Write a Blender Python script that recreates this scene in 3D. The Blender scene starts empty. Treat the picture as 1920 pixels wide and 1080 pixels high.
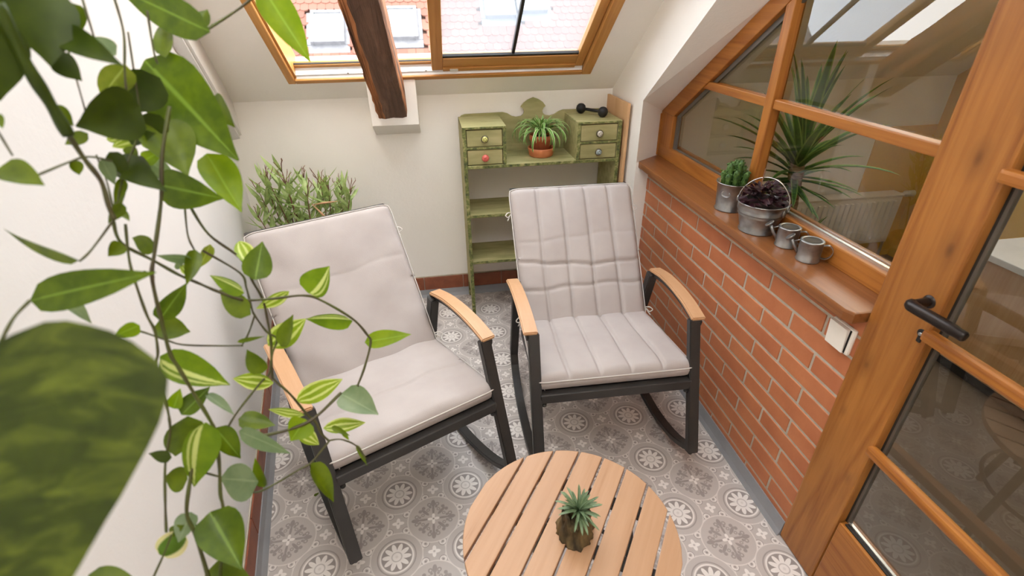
import bpy, bmesh, math, random
from mathutils import Matrix, Vector
S = bpy.context.scene
C = S.collection
R2D = math.radians
rnd = random.Random(7)

# ------------------------------------------------------------------ camera, sky, exposure
cam_d = bpy.data.cameras.new('camera'); cam = bpy.data.objects.new('camera', cam_d); C.objects.link(cam); S.camera = cam
cam_d.sensor_width = 36.0; cam_d.lens = 36.0 * 935.56 / 1920; cam_d.clip_start = 0.02; cam_d.clip_end = 200
RX = Vector((0.98734663, -0.1581019, -0.01226488)); RY = Vector((-0.08905107, -0.48880082, -0.8678385)); RZ = Vector((0.13121184, 0.85794962, -0.49669498))
M = Matrix.Identity(4)
for i in range(3):
    M[i][0] = RX[i]; M[i][1] = -RY[i]; M[i][2] = -RZ[i]
EYE = Vector((-1.0798, -2.0888, 1.6277))
for i in range(3): M[i][3] = EYE[i]
cam.matrix_world = M
cam_d.dof.use_dof = True; cam_d.dof.focus_distance = 1.9; cam_d.dof.aperture_fstop = 3.4

W = bpy.data.worlds.new('overcast_sky'); S.world = W; W.use_nodes = True
_bg = W.node_tree.nodes['Background']; _bg.inputs[0].default_value = (1.0, 0.985, 0.955, 1); _bg.inputs[1].default_value = 5
S.view_settings.view_transform = 'Standard'; S.view_settings.look = 'None'; S.view_settings.gamma = 1.0
S.view_settings.use_curve_mapping = False; S.view_settings.exposure = 0.78
S.cycles.use_denoising = True
S.cycles.max_bounces = 10; S.cycles.diffuse_bounces = 6; S.cycles.transparent_max_bounces = 24; S.cycles.glossy_bounces = 5
S.cycles.sample_clamp_indirect = 8

# ------------------------------------------------------------------ materials
def lin(c):
    return tuple(((v / 255) / 12.92 if v / 255 <= 0.04045 else ((v / 255 + 0.055) / 1.055) ** 2.4) for v in c) + (1,)
class G:
    """tiny node-graph writer"""
    def __init__(s, name):
        s.m = bpy.data.materials.new(name); s.m.use_nodes = True; s.t = s.m.node_tree; s.n = s.t.nodes
        s.b = s.n['Principled BSDF']; s.out = s.n['Material Output']
    def put(s, sock, v):
        if hasattr(v, 'is_output'): s.t.links.new(v, sock)
        elif v is not None: sock.default_value = v
    def math(s, op, a, b=None, c=None):
        n = s.n.new('ShaderNodeMath'); n.operation = op
        for i, v in enumerate((a, b, c)):
            if v is not None: s.put(n.inputs[i], v)
        return n.outputs[0]
    def coord(s, kind='Object'): return s.n.new('ShaderNodeTexCoord').outputs[kind]
    def pos(s): return s.n.new('ShaderNodeNewGeometry').outputs['Position']
    def mapping(s, v, scale=(1, 1, 1), loc=(0, 0, 0), rot=(0, 0, 0)):
        n = s.n.new('ShaderNodeMapping'); s.put(n.inputs[0], v); n.inputs[1].default_value = loc; n.inputs[2].default_value = rot; n.inputs[3].default_value = scale
        return n.outputs[0]
    def noise(s, v, scale=5, detail=3, rough=0.55, dist=0.0):
        n = s.n.new('ShaderNodeTexNoise'); s.put(n.inputs['Vector'], v); n.inputs['Scale'].default_value = scale; n.inputs['Detail'].default_value = detail
        n.inputs['Roughness'].default_value = rough; n.inputs['Distortion'].default_value = dist
        return n.outputs[0]
    def ramp(s, f, stops):
        n = s.n.new('ShaderNodeValToRGB'); s.put(n.inputs[0], f); e = n.color_ramp.elements
        while len(e) < len(stops): e.new(0.5)
        for i, (p, c) in enumerate(stops): e[i].position = p; e[i].color = c
        return n.outputs[0]
    def mix(s, f, a, b, mode='MIX'):
        n = s.n.new('ShaderNodeMix'); n.data_type = 'RGBA'; n.blend_type = mode
        s.put(n.inputs[0], f); s.put(n.inputs[6], a); s.put(n.inputs[7], b); return n.outputs[2]
    def sep(s, v):
        n = s.n.new('ShaderNodeSeparateXYZ'); s.put(n.inputs[0], v); return n.outputs
    def bump(s, h, strength=0.3, dist=0.01):
        n = s.n.new('ShaderNodeBump'); s.put(n.inputs['Height'], h); n.inputs['Strength'].default_value = strength; n.inputs['Distance'].default_value = dist
        s.put(s.b.inputs['Normal'], n.outputs[0])
    def rand(s): return s.n.new('ShaderNodeObjectInfo').outputs['Random']
    def fin(s, col=None, rough=0.6, metal=0.0, spec=None):
        s.put(s.b.inputs['Base Color'], col); s.put(s.b.inputs['Roughness'], rough); s.b.inputs['Metallic'].default_value = metal
        if spec is not None: s.b.inputs['Specular IOR Level'].default_value = spec
        return s.m

def plain(name, c1, c2=None, rough=0.6, metal=0.0, scale=8, stretch=(1, 1, 1), bump=0.0, bdist=0.004, spec=None, detail=4, lo=0.35, hi=0.65):
    g = G(name); c2 = c2 or tuple(min(255, v * 1.05) for v in c1)
    n = g.noise(g.mapping(g.coord(), stretch), scale, detail)
    col = g.ramp(n, [(lo, lin(c1)), (hi, lin(c2))])
    if bump: g.bump(n, bump, bdist)
    return g.fin(col, rough, metal, spec)

def plaster(name, c, c2, rough=0.85):
    g = G(name); p = g.pos(); n = g.noise(p, 1.7, 3); f = g.noise(p, 60, 4, 0.65)
    g.bump(f, 0.18, 0.006)
    return g.fin(g.ramp(n, [(0.3, lin(c)), (0.7, lin(c2))]), rough, spec=0.3)

def wood(name, dark, mid, light, axis='Z', rough=0.4, rings=9, knots=(), scale=1.0, spec=0.4):
    g = G(name); co = g.coord(); k = {'X': (0.05, 1, 1), 'Y': (1, 0.05, 1), 'Z': (1, 1, 0.05)}[axis]
    k = tuple(v * scale for v in k)
    v = g.mapping(co, k)
    big = g.noise(v, rings, 2, 0.5, 0.6); fine = g.noise(g.mapping(co, tuple(a * 1.0 for a in k)), 120, 3, 0.6)
    band = g.math('FRACT', g.math('MULTIPLY', big, 6.0))
    band = g.math('PINGPONG', band, 0.5)
    f = g.math('ADD', g.math('MULTIPLY', band, 0.9), g.math('MULTIPLY', fine, 0.5))
    patch = g.noise(co, 2.2, 2)
    deep = tuple(a * .8 + b * .2 for a, b in zip(dark, mid))
    col = g.ramp(f, [(0.12, lin(deep)), (0.22, lin(mid)), (0.5, lin(light)), (0.9, lin(mid))])
    col = g.mix(g.math('MULTIPLY', g.math('SUBTRACT', patch, 0.35), 1.1), col, lin(dark))
    for kx, ky, kz, r in knots:
        s3 = {'X': (0.5, 1, 1), 'Y': (1, 0.5, 1), 'Z': (1, 1, 0.5)}[axis]
        d = g.n.new('ShaderNodeVectorMath'); d.operation = 'DISTANCE'; g.put(d.inputs[0], g.mapping(co, s3)); d.inputs[1].default_value = (kx * s3[0], ky * s3[1], kz * s3[2])
        ring = g.math('ADD', d.outputs[1], g.math('MULTIPLY', fine, r * 0.5))
        fac = g.ramp(ring, [(r * 0.5, (0.85, 0.85, 0.85, 1)), (r * 1.15, (0.25, 0.25, 0.25, 1)), (r * 2.6, (0, 0, 0, 1))])
        col = g.mix(fac, col, lin((70, 38, 18)))
    g.bump(fine, 0.08, 0.002)
    return g.fin(col, rough, spec=spec)

def leafmat(name, c1, c2, stripe=None, veins=False, trans=0.35, rough=0.4, mott=None, kind='lines'):
    """leaf: UV u is -0.5..0.5 across (stored 0..1), v runs from base to tip"""
    g = G(name); uv = g.sep(g.coord('UV')); u, v = uv[0], uv[1]
    a = g.math('ABSOLUTE', g.math('SUBTRACT', u, 0.5))
    n = g.noise(g.coord(), 30, 3)
    col = g.ramp(n, [(0.35, lin(c1)), (0.65, lin(c2))])
    if stripe:
        if kind == 'lines':
            w = g.math('PINGPONG', g.math('ADD', g.math('MULTIPLY', u, 3.0), g.math('MULTIPLY', n, 0.6)), 0.5)
            col = g.mix(g.ramp(w, [(0.26, (0, 0, 0, 1)), (0.36, (1, 1, 1, 1))]), col, lin(stripe))
        elif kind == 'mid':
            col = g.mix(g.ramp(a, [(0.012, (0.75, 0.75, 0.75, 1)), (0.05, (0, 0, 0, 1))]), col, lin(stripe))
        elif kind == 'off':
            o = g.math('ABSOLUTE', g.math('SUBTRACT', u, 0.66))
            f1 = g.ramp(o, [(0.05, (1, 1, 1, 1)), (0.09, (0, 0, 0, 1))]); o2 = g.math('ABSOLUTE', g.math('SUBTRACT', u, 0.84))
            f2 = g.ramp(o2, [(0.02, (0.8, 0.8, 0.8, 1)), (0.05, (0, 0, 0, 1))])
            col = g.mix(f1, col, lin(stripe)); col = g.mix(f2, col, lin(stripe))
        elif kind == 'edge':
            col = g.mix(g.ramp(a, [(0.30, (0, 0, 0, 1)), (0.36, (1, 1, 1, 1))]), col, lin(stripe))
    if mott:
        mv = g.mapping(g.coord('UV'), (2.2, 9, 1), (0, 0, 0), (0, 0, 0.5))
        m = g.noise(mv, 1.7, 5, 0.6, 0.8)
        col = g.mix(g.ramp(m, [(0.46, (0, 0, 0, 1)), (0.80, (1, 1, 1, 1))]), col, lin(mott))
    g.put(g.b.inputs['Base Color'], col); g.b.inputs['Roughness'].default_value = rough; g.b.inputs['Specular IOR Level'].default_value = 0.35
    tr = g.n.new('ShaderNodeBsdfTranslucent'); g.put(tr.inputs[0], g.mix(0.5, col, lin((190, 215, 40)), 'MULTIPLY'))
    ms = g.n.new('ShaderNodeMixShader'); ms.inputs[0].default_value = trans
    g.t.links.new(g.b.outputs[0], ms.inputs[1]); g.t.links.new(tr.outputs[0], ms.inputs[2]); g.t.links.new(ms.outputs[0], g.out.inputs[0])
    return g.m

def glassmat(name, tint=(1, 1, 1), ior=1.5, haze=0.0, hcol=(0.8, 0.85, 0.9), gain=1.0):
    g = G(name); n = g.n
    tr = n.new('ShaderNodeBsdfTransparent'); tr.inputs[0].default_value = tint + (1,)
    gl = n.new('ShaderNodeBsdfGlossy'); gl.inputs['Roughness'].default_value = 0.0
    fr = n.new('ShaderNodeFresnel'); fr.inputs[0].default_value = ior
    geo = n.new('ShaderNodeNewGeometry'); f = g.math('MULTIPLY', g.math('MULTIPLY', fr.outputs[0], gain), g.math('SUBTRACT', 1.0, geo.outputs['Backfacing']))
    f = g.math('MINIMUM', f, 1.0)
    ms = n.new('ShaderNodeMixShader'); g.put(ms.inputs[0], f); g.t.links.new(tr.outputs[0], ms.inputs[1]); g.t.links.new(gl.outputs[0], ms.inputs[2])
    last = ms
    if haze:
        df = n.new('ShaderNodeBsdfTranslucent'); df.inputs[0].default_value = hcol + (1,)
        m2 = n.new('ShaderNodeMixShader'); m2.inputs[0].default_value = haze
        g.t.links.new(ms.outputs[0], m2.inputs[1]); g.t.links.new(df.outputs[0], m2.inputs[2]); last = m2
    g.t.links.new(last.outputs[0], g.out.inputs[0])
    return g.m

def floormat():
    """patterned vinyl floor: a square lattice of flower medallions, printed flat"""
    g = G('cement_tile_print'); P = 0.2525
    p = g.sep(g.pos()); X = g.math('DIVIDE', g.math('ADD', p[0], 0.062), P); Y = g.math('DIVIDE', g.math('ADD', p[1], 0.516), P)
    def cell(v, o): return g.math('SUBTRACT', g.math('FRACT', g.math('ADD', v, 100.5 + o)), 0.5)
    def length(a, b): return g.math('SQRT', g.math('ADD', g.math('MULTIPLY', a, a), g.math('MULTIPLY', b, b)))
    def band(r, lo, hi, s=0.006):   # 1 between lo and hi
        n = g.n.new('ShaderNodeMapRange'); n.clamp = True; g.put(n.inputs[0], r); n.inputs[1].default_value = hi - s; n.inputs[2].default_value = hi + s; n.inputs[3].default_value = 1; n.inputs[4].default_value = 0
        if lo <= 0: return n.outputs[0]
        m = g.n.new('ShaderNodeMapRange'); m.clamp = True; g.put(m.inputs[0], r); m.inputs[1].default_value = lo - s; m.inputs[2].default_value = lo + s; m.inputs[3].default_value = 0; m.inputs[4].default_value = 1
        return g.math('MULTIPLY', n.outputs[0], m.outputs[0])
    lx, ly = cell(X, 0), cell(Y, 0); dx, dy = cell(X, 0.5), cell(Y, 0.5)
    r1 = length(lx, ly); a1 = g.math('ARCTAN2', ly, lx); r2 = length(dx, dy); a2 = g.math('ARCTAN2', dy, dx)
    LIGHT, PALE, MID, DARK, DEEP = [lin(c) for c in ((236, 230, 225), (221, 214, 208), (190, 182, 177), (150, 141, 137), (130, 122, 118))]
    col = PALE
    wob = g.noise(g.pos(), 55, 2)
    # fans, scrolls and small crosses around the lattice mid points
    for ox, oy in ((0.5, 0), (0, 0.5)):
        mx, my = cell(X, ox), cell(Y, oy); ax, ay = g.math('ABSOLUTE', mx), g.math('ABSOLUTE', my); rm = length(mx, my); am = g.math('ARCTAN2', my, mx)
        def rr(cx, cy): return length(g.math('SUBTRACT', ax, cx), g.math('SUBTRACT', ay, cy))
        s1 = rr(0.118, 0.128); s2 = rr(0.185, 0.19)
        fan = g.math('SINE', g.math('MULTIPLY', g.math('ARCTAN2', g.math('SUBTRACT', ay, 0.12), g.math('SUBTRACT', ax, 0.12)), 14.0))
        fanm = g.math('MULTIPLY', band(s2, 0, 0.062), g.math('GREATER_THAN', fan, 0.1))
        col = g.mix(band(rm, 0, 0.155), col, MID)
        col = g.mix(fanm, col, MID)
        col = g.mix(band(s1, 0.034, 0.048), col, LIGHT); col = g.mix(band(s1, 0.048, 0.058), col, DARK); col = g.mix(band(s1, 0, 0.018), col, DARK)
        rp = g.math('SUBTRACT', rm, g.math('MULTIPLY', g.math('COSINE', g.math('MULTIPLY', am, 4.0)), 0.022))
        col = g.mix(band(rp, 0, 0.062), col, LIGHT); col = g.mix(band(rm, 0, 0.015), col, MID)
    # dark medallion with a fleur cross
    col = g.mix(band(r2, 0, 0.372), col, PALE); col = g.mix(band(r2, 0, 0.358), col, MID)
    ax, ay = g.math('ABSOLUTE', dx), g.math('ABSOLUTE', dy); A, Bm = g.math('MAXIMUM', ax, ay), g.math('MINIMUM', ax, ay)
    def near(cx, cy, sx=1.0, sy=1.0): return length(g.math('MULTIPLY', g.math('SUBTRACT', A, cx), sx), g.math('MULTIPLY', g.math('SUBTRACT', Bm, cy), sy))
    fle = band(near(0.255, 0.0, 0.85, 1.6), 0, 0.050)                      # lily tip on each axis
    fle = g.math('MAXIMUM', fle, band(near(0.145, 0.0, 0.55, 2.6), 0, 0.045))
    fle = g.math('MAXIMUM', fle, band(near(0.238, 0.058), 0.014, 0.032)); fle = g.math('MAXIMUM', fle, band(near(0.195, 0.044, 1.0, 1.0), 0, 0.020))
    dd, ee = g.math('MULTIPLY', g.math('ADD', ax, ay), 0.7071), g.math('MULTIPLY', g.math('SUBTRACT', ax, ay), 0.7071)
    fle = g.math('MAXIMUM', fle, band(length(g.math('MULTIPLY', g.math('SUBTRACT', dd, 0.165), 0.6), g.math('MULTIPLY', ee, 2.0)), 0, 0.045))
    fle = g.math('MAXIMUM', fle, band(length(g.math('SUBTRACT', dd, 0.232), g.math('SUBTRACT', g.math('ABSOLUTE', ee), 0.034)), 0, 0.026))
    fle = g.math('MAXIMUM', fle, band(near(0.150, 0.075, 1.0, 1.0), 0.012, 0.026))
    col = g.mix(fle, col, DARK)
    rp2 = g.math('SUBTRACT', r2, g.math('MULTIPLY', g.math('COSINE', g.math('MULTIPLY', a2, 4.0)), 0.03))
    col = g.mix(band(rp2, 0, 0.055), col, LIGHT); col = g.mix(band(r2, 0, 0.014), col, DARK)
    # light flower medallion in rings
    col = g.mix(band(r1, 0, 0.352), col, PALE); col = g.mix(band(r1, 0, 0.34), col, MID); col = g.mix(band(r1, 0, 0.262), col, DARK); col = g.mix(band(r1, 0, 0.246), col, MID)
    col = g.mix(band(r1, 0, 0.228), col, LIGHT); col = g.mix(band(r1, 0, 0.205), col, DARK)
    rf = g.math('SUBTRACT', r1, g.math('MULTIPLY', g.math('ABSOLUTE', g.math('COSINE', g.math('MULTIPLY', a1, 5.0))), 0.10))
    col = g.mix(band(rf, 0, 0.092), col, LIGHT); col = g.mix(band(r1, 0, 0.072), col, MID); col = g.mix(band(r1, 0, 0.058), col, LIGHT); col = g.mix(band(r1, 0, 0.02), col, PALE)
    col = g.mix(g.math('MULTIPLY', wob, 0.25), col, MID)
    return g.fin(col, 0.38, spec=0.35)

MAT = {}
def mats():
    m = MAT
    m['wall'] = plaster('white_plaster', (237, 232, 224), (243, 239, 232)); m['wall_bright'] = plaster('rough_white_plaster', (222, 219, 216), (228, 226, 223))
    m['yellow_wall_and_glow'] = plaster('ochre_plaster_and_glow', (222, 178, 74), (230, 190, 92))
    m['floor'] = floormat()
    m['far_floor'] = plain('beige_stone_floor', (100, 84, 68), (118, 100, 82), 0.5, scale=3)
    m['skirt'] = plain('terracotta_skirting', (128, 70, 46), (146, 82, 54), 0.45, scale=20)
    m['strip'] = plain('grey_vinyl_strip', (138, 139, 143), (148, 149, 152), 0.5)
    g = G('facing_brick'); n = g.noise(g.pos(), 9, 4); r = g.rand()
    c = g.ramp(n, [(0.3, lin((172, 102, 64))), (0.7, lin((190, 120, 78)))]); c = g.mix(g.math('MULTIPLY', r, 0.35), c, lin((156, 84, 54))); g.bump(g.noise(g.pos(), 90, 3), 0.12, 0.003)
    m['brick'] = g.fin(c, 0.6)
    m['grout'] = plain('grey_grout', (168, 158, 142), (182, 172, 156), 0.9, scale=40)
    O = ((104, 56, 20), (148, 88, 34), (174, 112, 48))
    m['wood_z'] = wood('orange_pine_upright', *O, axis='Z'); m['wood_y'] = wood('orange_pine_rail', *O, axis='Y'); m['wood_s'] = wood('orange_pine_slope', *O, axis='Y', rings=6)
    m['stile'] = wood('knotty_pine_stile', (96, 54, 20), (142, 86, 34), (170, 112, 52), axis='Z', rings=7, knots=((0, -0.10, 1.155, .013), (0, -0.075, 1.345, .012), (0, -0.03, .79, .011), (0, -.02, .62, .007), (0, -.11, .45, .007), (0, -.12, 1.47, .011)))
    m['sill'] = wood('brown_sill_wood', (88, 50, 24), (122, 74, 38), (142, 90, 50), axis='Y', rough=0.3, rings=5)
    m['sky_frame_x'] = wood('skylight_pine_x', (140, 88, 34), (186, 130, 66), (206, 152, 86), axis='X', rings=8); m['sky_frame_y'] = wood('skylight_pine_y', (140, 88, 34), (186, 130, 66), (206, 152, 86), axis='Y', rings=8)
    m['alu'] = plain('white_aluminium', (222, 222, 222), (232, 232, 232), 0.35, 0.35)
    m['gasket'] = plain('black_gasket', (28, 26, 24), (38, 36, 34), 0.6); m['gasket_grey'] = plain('grey_glazing_bead', (84, 80, 72), (98, 92, 84), 0.4)
    m['chrome'] = plain('bright_metal_strip', (196, 196, 192), (214, 214, 210), 0.25, 0.9)
    m['pane'] = glassmat('window_glass', (0.90, 0.92, 0.90), 1.52, gain=2.0)
    m['sash_glass'] = glassmat('hazy_skylight_glass', (0.76, 0.80, 0.85), 1.5, haze=0.06, hcol=(0.85, 0.90, 0.97))
    g = G('old_beam_wood'); co = g.coord(); v = g.mapping(co, (1, 0.09, 1)); n = g.noise(v, 22, 6, 0.7, 0.5); n2 = g.noise(co, 6, 4)
    c = g.ramp(n, [(0.25, lin((56, 38, 28))), (0.5, lin((98, 70, 53))), (0.75, lin((136, 102, 78)))]); c = g.mix(g.ramp(n2, [(0.55, (0, 0, 0, 1)), (0.75, (0.6, 0.6, 0.6, 1))]), c, lin((62, 40, 30))); g.bump(n, 0.7, 0.012)
    m['beam'] = g.fin(c, 0.7); m['beam_raw_lit'] = plain('split_and_lit_beam_edge', (70, 42, 24), (196, 128, 78), 0.8, scale=30, stretch=(1, 0.06, 1), bump=0.8, bdist=0.01)
    g = G('green_chalk_paint'); co = g.coord(); n = g.noise(g.mapping(co, (1.2, 6, 6)), 5, 4); n2 = g.noise(co, 28, 5, 0.7)
    c = g.ramp(n, [(0.3, lin((140, 138, 86))), (0.55, lin((164, 157, 108))), (0.8, lin((184, 172, 126)))]); c = g.mix(g.ramp(n2, [(0.62, (0, 0, 0, 1)), (0.75, (0.5, 0.5, 0.5, 1))]), c, lin((118, 122, 72)))
    m['green'] = g.fin(c, 0.7)
    g = G('worn_green_edge'); n = g.noise(g.mapping(g.coord(), (3, 12, 3)), 16, 5, 0.7)
    m['green_edge'] = g.fin(g.ramp(n, [(0.35, lin((60, 68, 40))), (0.5, lin((112, 118, 62))), (0.68, lin((176, 168, 116)))]), 0.75)
    m['ply'] = wood('birch_board', (176, 128, 84), (204, 160, 114), (216, 176, 132), axis='Z', rings=4, rough=0.55)
    m['metal'] = plain('anthracite_powder_coat', (44, 42, 41), (54, 52, 50), 0.42, 0.0, spec=0.45)
    m['slat'] = wood('pale_teak_slat', (158, 118, 84), (174, 134, 100), (184, 146, 113), axis='Y', rings=3, rough=0.42, spec=0.35); m['arm'] = wood('pale_arm_wood', (172, 128, 88), (188, 144, 104), (198, 156, 118), axis='Y', rings=3, rough=0.45)
    g = G('grey_cushion_cloth'); co = g.coord(); w = g.noise(co, 420, 2); n = g.noise(co, 7, 3)
    g.bump(w, 0.22, 0.002); m['cloth'] = g.fin(g.ramp(n, [(0.3, lin((170, 161, 157))), (0.7, lin((178, 170, 166)))]), 0.9, spec=0.2)
    m['piping'] = plain('pale_piping', (192, 186, 180), (200, 194, 188), 0.85)
    m['tie'] = plain('white_tie_tape', (222, 218, 212), None, 0.9)
    m['terracotta'] = plain('terracotta_pot', (182, 100, 62), (200, 116, 76), 0.8, scale=14); m['saucer'] = plain('orange_saucer', (206, 122, 80), (214, 132, 90), 0.55)
    m['zinc'] = plain('galvanised_zinc', (138, 138, 138), (170, 169, 168), 0.30, 0.85, scale=26, detail=5); m['soil'] = plain('dark_soil', (38, 26, 20), (62, 46, 36), 0.95, scale=60, bump=0.6)
    m['zinc_lid'] = plain('dark_can_mouth', (74, 68, 60), (90, 84, 74), 0.6, 0.5)
    m['black_iron'] = plain('black_cast_iron', (26, 25, 26), (36, 35, 36), 0.5, 0.3, bump=0.2, scale=40); m['handle'] = plain('dark_bronze_handle', (36, 30, 28), (52, 44, 40), 0.32, 0.6)
    m['switch'] = plain('cream_plastic', (226, 220, 208), (232, 226, 215), 0.35); m['dark'] = plain('dark_recess', (20, 17, 15), (28, 24, 21), 0.8)
    m['stump'] = plain('bark_planter', (40, 32, 18), (118, 98, 62), 0.85, scale=24, stretch=(1, 1, 0.25), bump=0.9, bdist=0.008)
    m['tile'] = plain('roof_tile_clay', (60, 40, 34), (70, 48, 40), 0.8, scale=3); m['lead'] = plain('grey_flashing', (92, 94, 100), (104, 106, 112), 0.5, 0.2); m['far_wall'] = plaster('neighbour_render', (214, 206, 192), (222, 214, 202))
    g = G('roof_tile_clay_varied'); r = g.rand(); m['tile_v'] = g.fin(g.ramp(r, [(0, lin((94, 58, 48))), (0.5, lin((102, 66, 55))), (1, lin((112, 76, 64)))]), 0.8)
    m['roof_glass'] = plain('sky_reflecting_glass', (150, 158, 162), (160, 168, 172), 0.08, 0.0, spec=1.0)
    m['radiator'] = plain('white_enamel', (214, 206, 190), (220, 213, 198), 0.35); m['white_board'] = plain('white_laminate', (208, 206, 204), None, 0.4)
    m['yucca_bark'] = plain('yucca_bark', (112, 84, 58), (168, 138, 106), 0.9, scale=30, stretch=(1, 1, 4), bump=0.7)
    # leaves
    m['lp'] = leafmat('leaf_green', (80, 98, 8), (104, 122, 14)); m['lb'] = leafmat('leaf_bright', (116, 144, 8), (136, 160, 16), (150, 182, 60), kind='mid', trans=0.45)
    m['ld'] = leafmat('leaf_dark', (46, 62, 3), (60, 76, 6), trans=0.25); m['lv'] = leafmat('leaf_midrib', (72, 94, 5), (94, 116, 8), (130, 160, 60), kind='mid')
    m['ls'] = leafmat('leaf_striped', (98, 126, 10), (120, 146, 22), (206, 214, 134), kind='off'); m['ly'] = leafmat('leaf_pale_striped', (132, 158, 28), (150, 172, 44), (208, 216, 130), kind='lines')
    m['lg'] = leafmat('leaf_grey_underside', (110, 130, 92), (132, 148, 112), (150, 166, 130), kind='mid'); m['lo'] = leafmat('leaf_olive', (122, 138, 34), (146, 156, 56), (186, 196, 110), kind='mid')
    m['lc'] = leafmat('leaf_cream_edge', (78, 106, 18), (96, 132, 44), (224, 216, 166), kind='edge'); m['big'] = leafmat('leaf_mottled', (42, 54, 4), (56, 68, 8), None, trans=0.15, mott=(98, 110, 30), rough=0.35)
    m['vine'] = plain('green_purple_stem', (58, 46, 20), (74, 82, 22), 0.5, scale=12)
    m['spider'] = leafmat('spider_leaf', (84, 140, 48), (108, 162, 68), (218, 226, 170), kind='edge', trans=0.3); m['oleander'] = leafmat('oleander_leaf', (146, 172, 96), (186, 202, 138), (200, 212, 160), kind='mid', trans=0.25)
    m['twig'] = plain('red_brown_twig', (112, 74, 58), (150, 112, 88), 0.8, scale=40); m['yucca'] = leafmat('yucca_leaf', (44, 86, 34), (70, 116, 50), (140, 170, 90), kind='edge', trans=0.2)
    m['cactus'] = plain('spurge_green', (44, 74, 26), (80, 112, 44), 0.6, scale=60, bump=0.4); m['begonia'] = leafmat('begonia_leaf', (40, 14, 22), (58, 24, 34), (120, 100, 102), kind='mid', trans=0.1, rough=0.5)
    m['succulent'] = leafmat('grey_succulent', (70, 92, 62), (112, 134, 98), (170, 186, 150), kind='mid', trans=0.15)
mats()

# ------------------------------------------------------------------ mesh helpers
WM = {}
def empty(name, loc=(0, 0, 0), rotz=0.0, rot=None):
    o = bpy.data.objects.new(name, None); C.objects.link(o); o.location = loc; o.rotation_euler = rot or (0, 0, rotz); o.empty_display_size = 0.1
    from mathutils import Euler
    WM[o.name] = Matrix.Translation(loc) @ Euler(rot or (0, 0, rotz)).to_matrix().to_4x4()
    return o
def tag(o, label=None, cat=None, group=None, kind=None):
    if label: o['label'] = label
    if cat: o['category'] = cat
    if group: o['group'] = group
    if kind: o['kind'] = kind
    return o
def thing(name, label, cat, loc=(0, 0, 0), rotz=0.0, group=None, rot=None):
    return tag(empty(name, loc, rotz, rot), label, cat, group)
def wmat(p):
    m = Matrix.Identity(4)
    while p is not None:
        if p.name in WM: return WM[p.name] @ m
        p = p.parent
    return m
def obj(name, bm, m, parent=None, local=False, smooth=False, label=None, kind=None):
    """link a bmesh as one object; coordinates are world ones unless local"""
    me = bpy.data.meshes.new(name)
    if isinstance(bm, bmesh.types.BMesh):
        bm.to_mesh(me); bm.free()
    else: me = bm
    for k in (m if isinstance(m, (list, tuple)) else [m]): me.materials.append(MAT[k])
    o = bpy.data.objects.new(name, me); C.objects.link(o)
    if parent is not None:
        if not local: me.transform(wmat(parent).inverted())
        o.parent = parent
    if smooth: me.shade_smooth()
    if label: o['label'] = label
    if kind: o['kind'] = kind
    return o
def B(): return bmesh.new()
def box(bm, x0, x1, y0, y1, z0, z1, bev=0.0, mi=0, mx=None):
    vs = [bm.verts.new(v) for v in ((x0, y0, z0), (x1, y0, z0), (x1, y1, z0), (x0, y1, z0), (x0, y0, z1), (x1, y0, z1), (x1, y1, z1), (x0, y1, z1))]
    fs = [bm.faces.new([vs[i] for i in q]) for q in ((0, 3, 2, 1), (4, 5, 6, 7), (0, 1, 5, 4), (1, 2, 6, 5), (2, 3, 7, 6), (3, 0, 4, 7))]
    for f in fs: f.material_index = mi
    if mx is not None: bmesh.ops.transform(bm, matrix=mx, verts=vs)
    if bev > 0:
        es = list({e for f in fs for e in f.edges}); bmesh.ops.bevel(bm, geom=es, offset=bev, segments=1 if bev < 0.004 else 2, affect='EDGES', profile=0.6)
    return vs
def bx(*a, **k):
    bm = B(); box(bm, *a, **k); return bm
def prism(bm, pts, axis, a, b, bev=0.0, mi=0):
    """extrude a 2-D polygon along an axis; pts are the other two coordinates in cyclic order"""
    def P(p, t):
        return {'X': (t, p[0], p[1]), 'Y': (p[0], t, p[1]), 'Z': (p[0], p[1], t)}[axis]
    v0 = [bm.verts.new(P(p, a)) for p in pts]; v1 = [bm.verts.new(P(p, b)) for p in pts]; n = len(pts)
    fs = [bm.faces.new(v0), bm.faces.new(v1[::-1])] + [bm.faces.new((v0[i], v1[i], v1[(i + 1) % n], v0[(i + 1) % n])) for i in range(n)]
    for f in fs: f.material_index = mi
    bmesh.ops.recalc_face_normals(bm, faces=fs)
    if bev:
        es = list({e for f in fs[:2] for e in f.edges}); bmesh.ops.bevel(bm, geom=es, offset=bev, segments=2, affect='EDGES', profile=0.6)
    return bm
def lathe(bm, prof, n=24, loc=(0, 0, 0), mi=0, close=True):
    """revolve (r, z) pairs about Z"""
    rings = []
    for r, z in prof:
        rings.append([bm.verts.new((loc[0] + r * math.cos(2 * math.pi * i / n), loc[1] + r * math.sin(2 * math.pi * i / n), loc[2] + z)) for i in range(n)] if r > 1e-6 else [bm.verts.new((loc[0], loc[1], loc[2] + z))])
    for a, b in zip(rings, rings[1:]):
        for i in range(n):
            j = (i + 1) % n
            if len(a) == 1 and len(b) == 1: continue
            f = bm.faces.new((a[0], b[i], b[j]) if len(a) == 1 else (a[i], a[j], b[0]) if len(b) == 1 else (a[i], a[j], b[j], b[i])); f.material_index = mi; f.smooth = True
    bmesh.ops.recalc_face_normals(bm, faces=bm.faces[:])
    return bm
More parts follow.
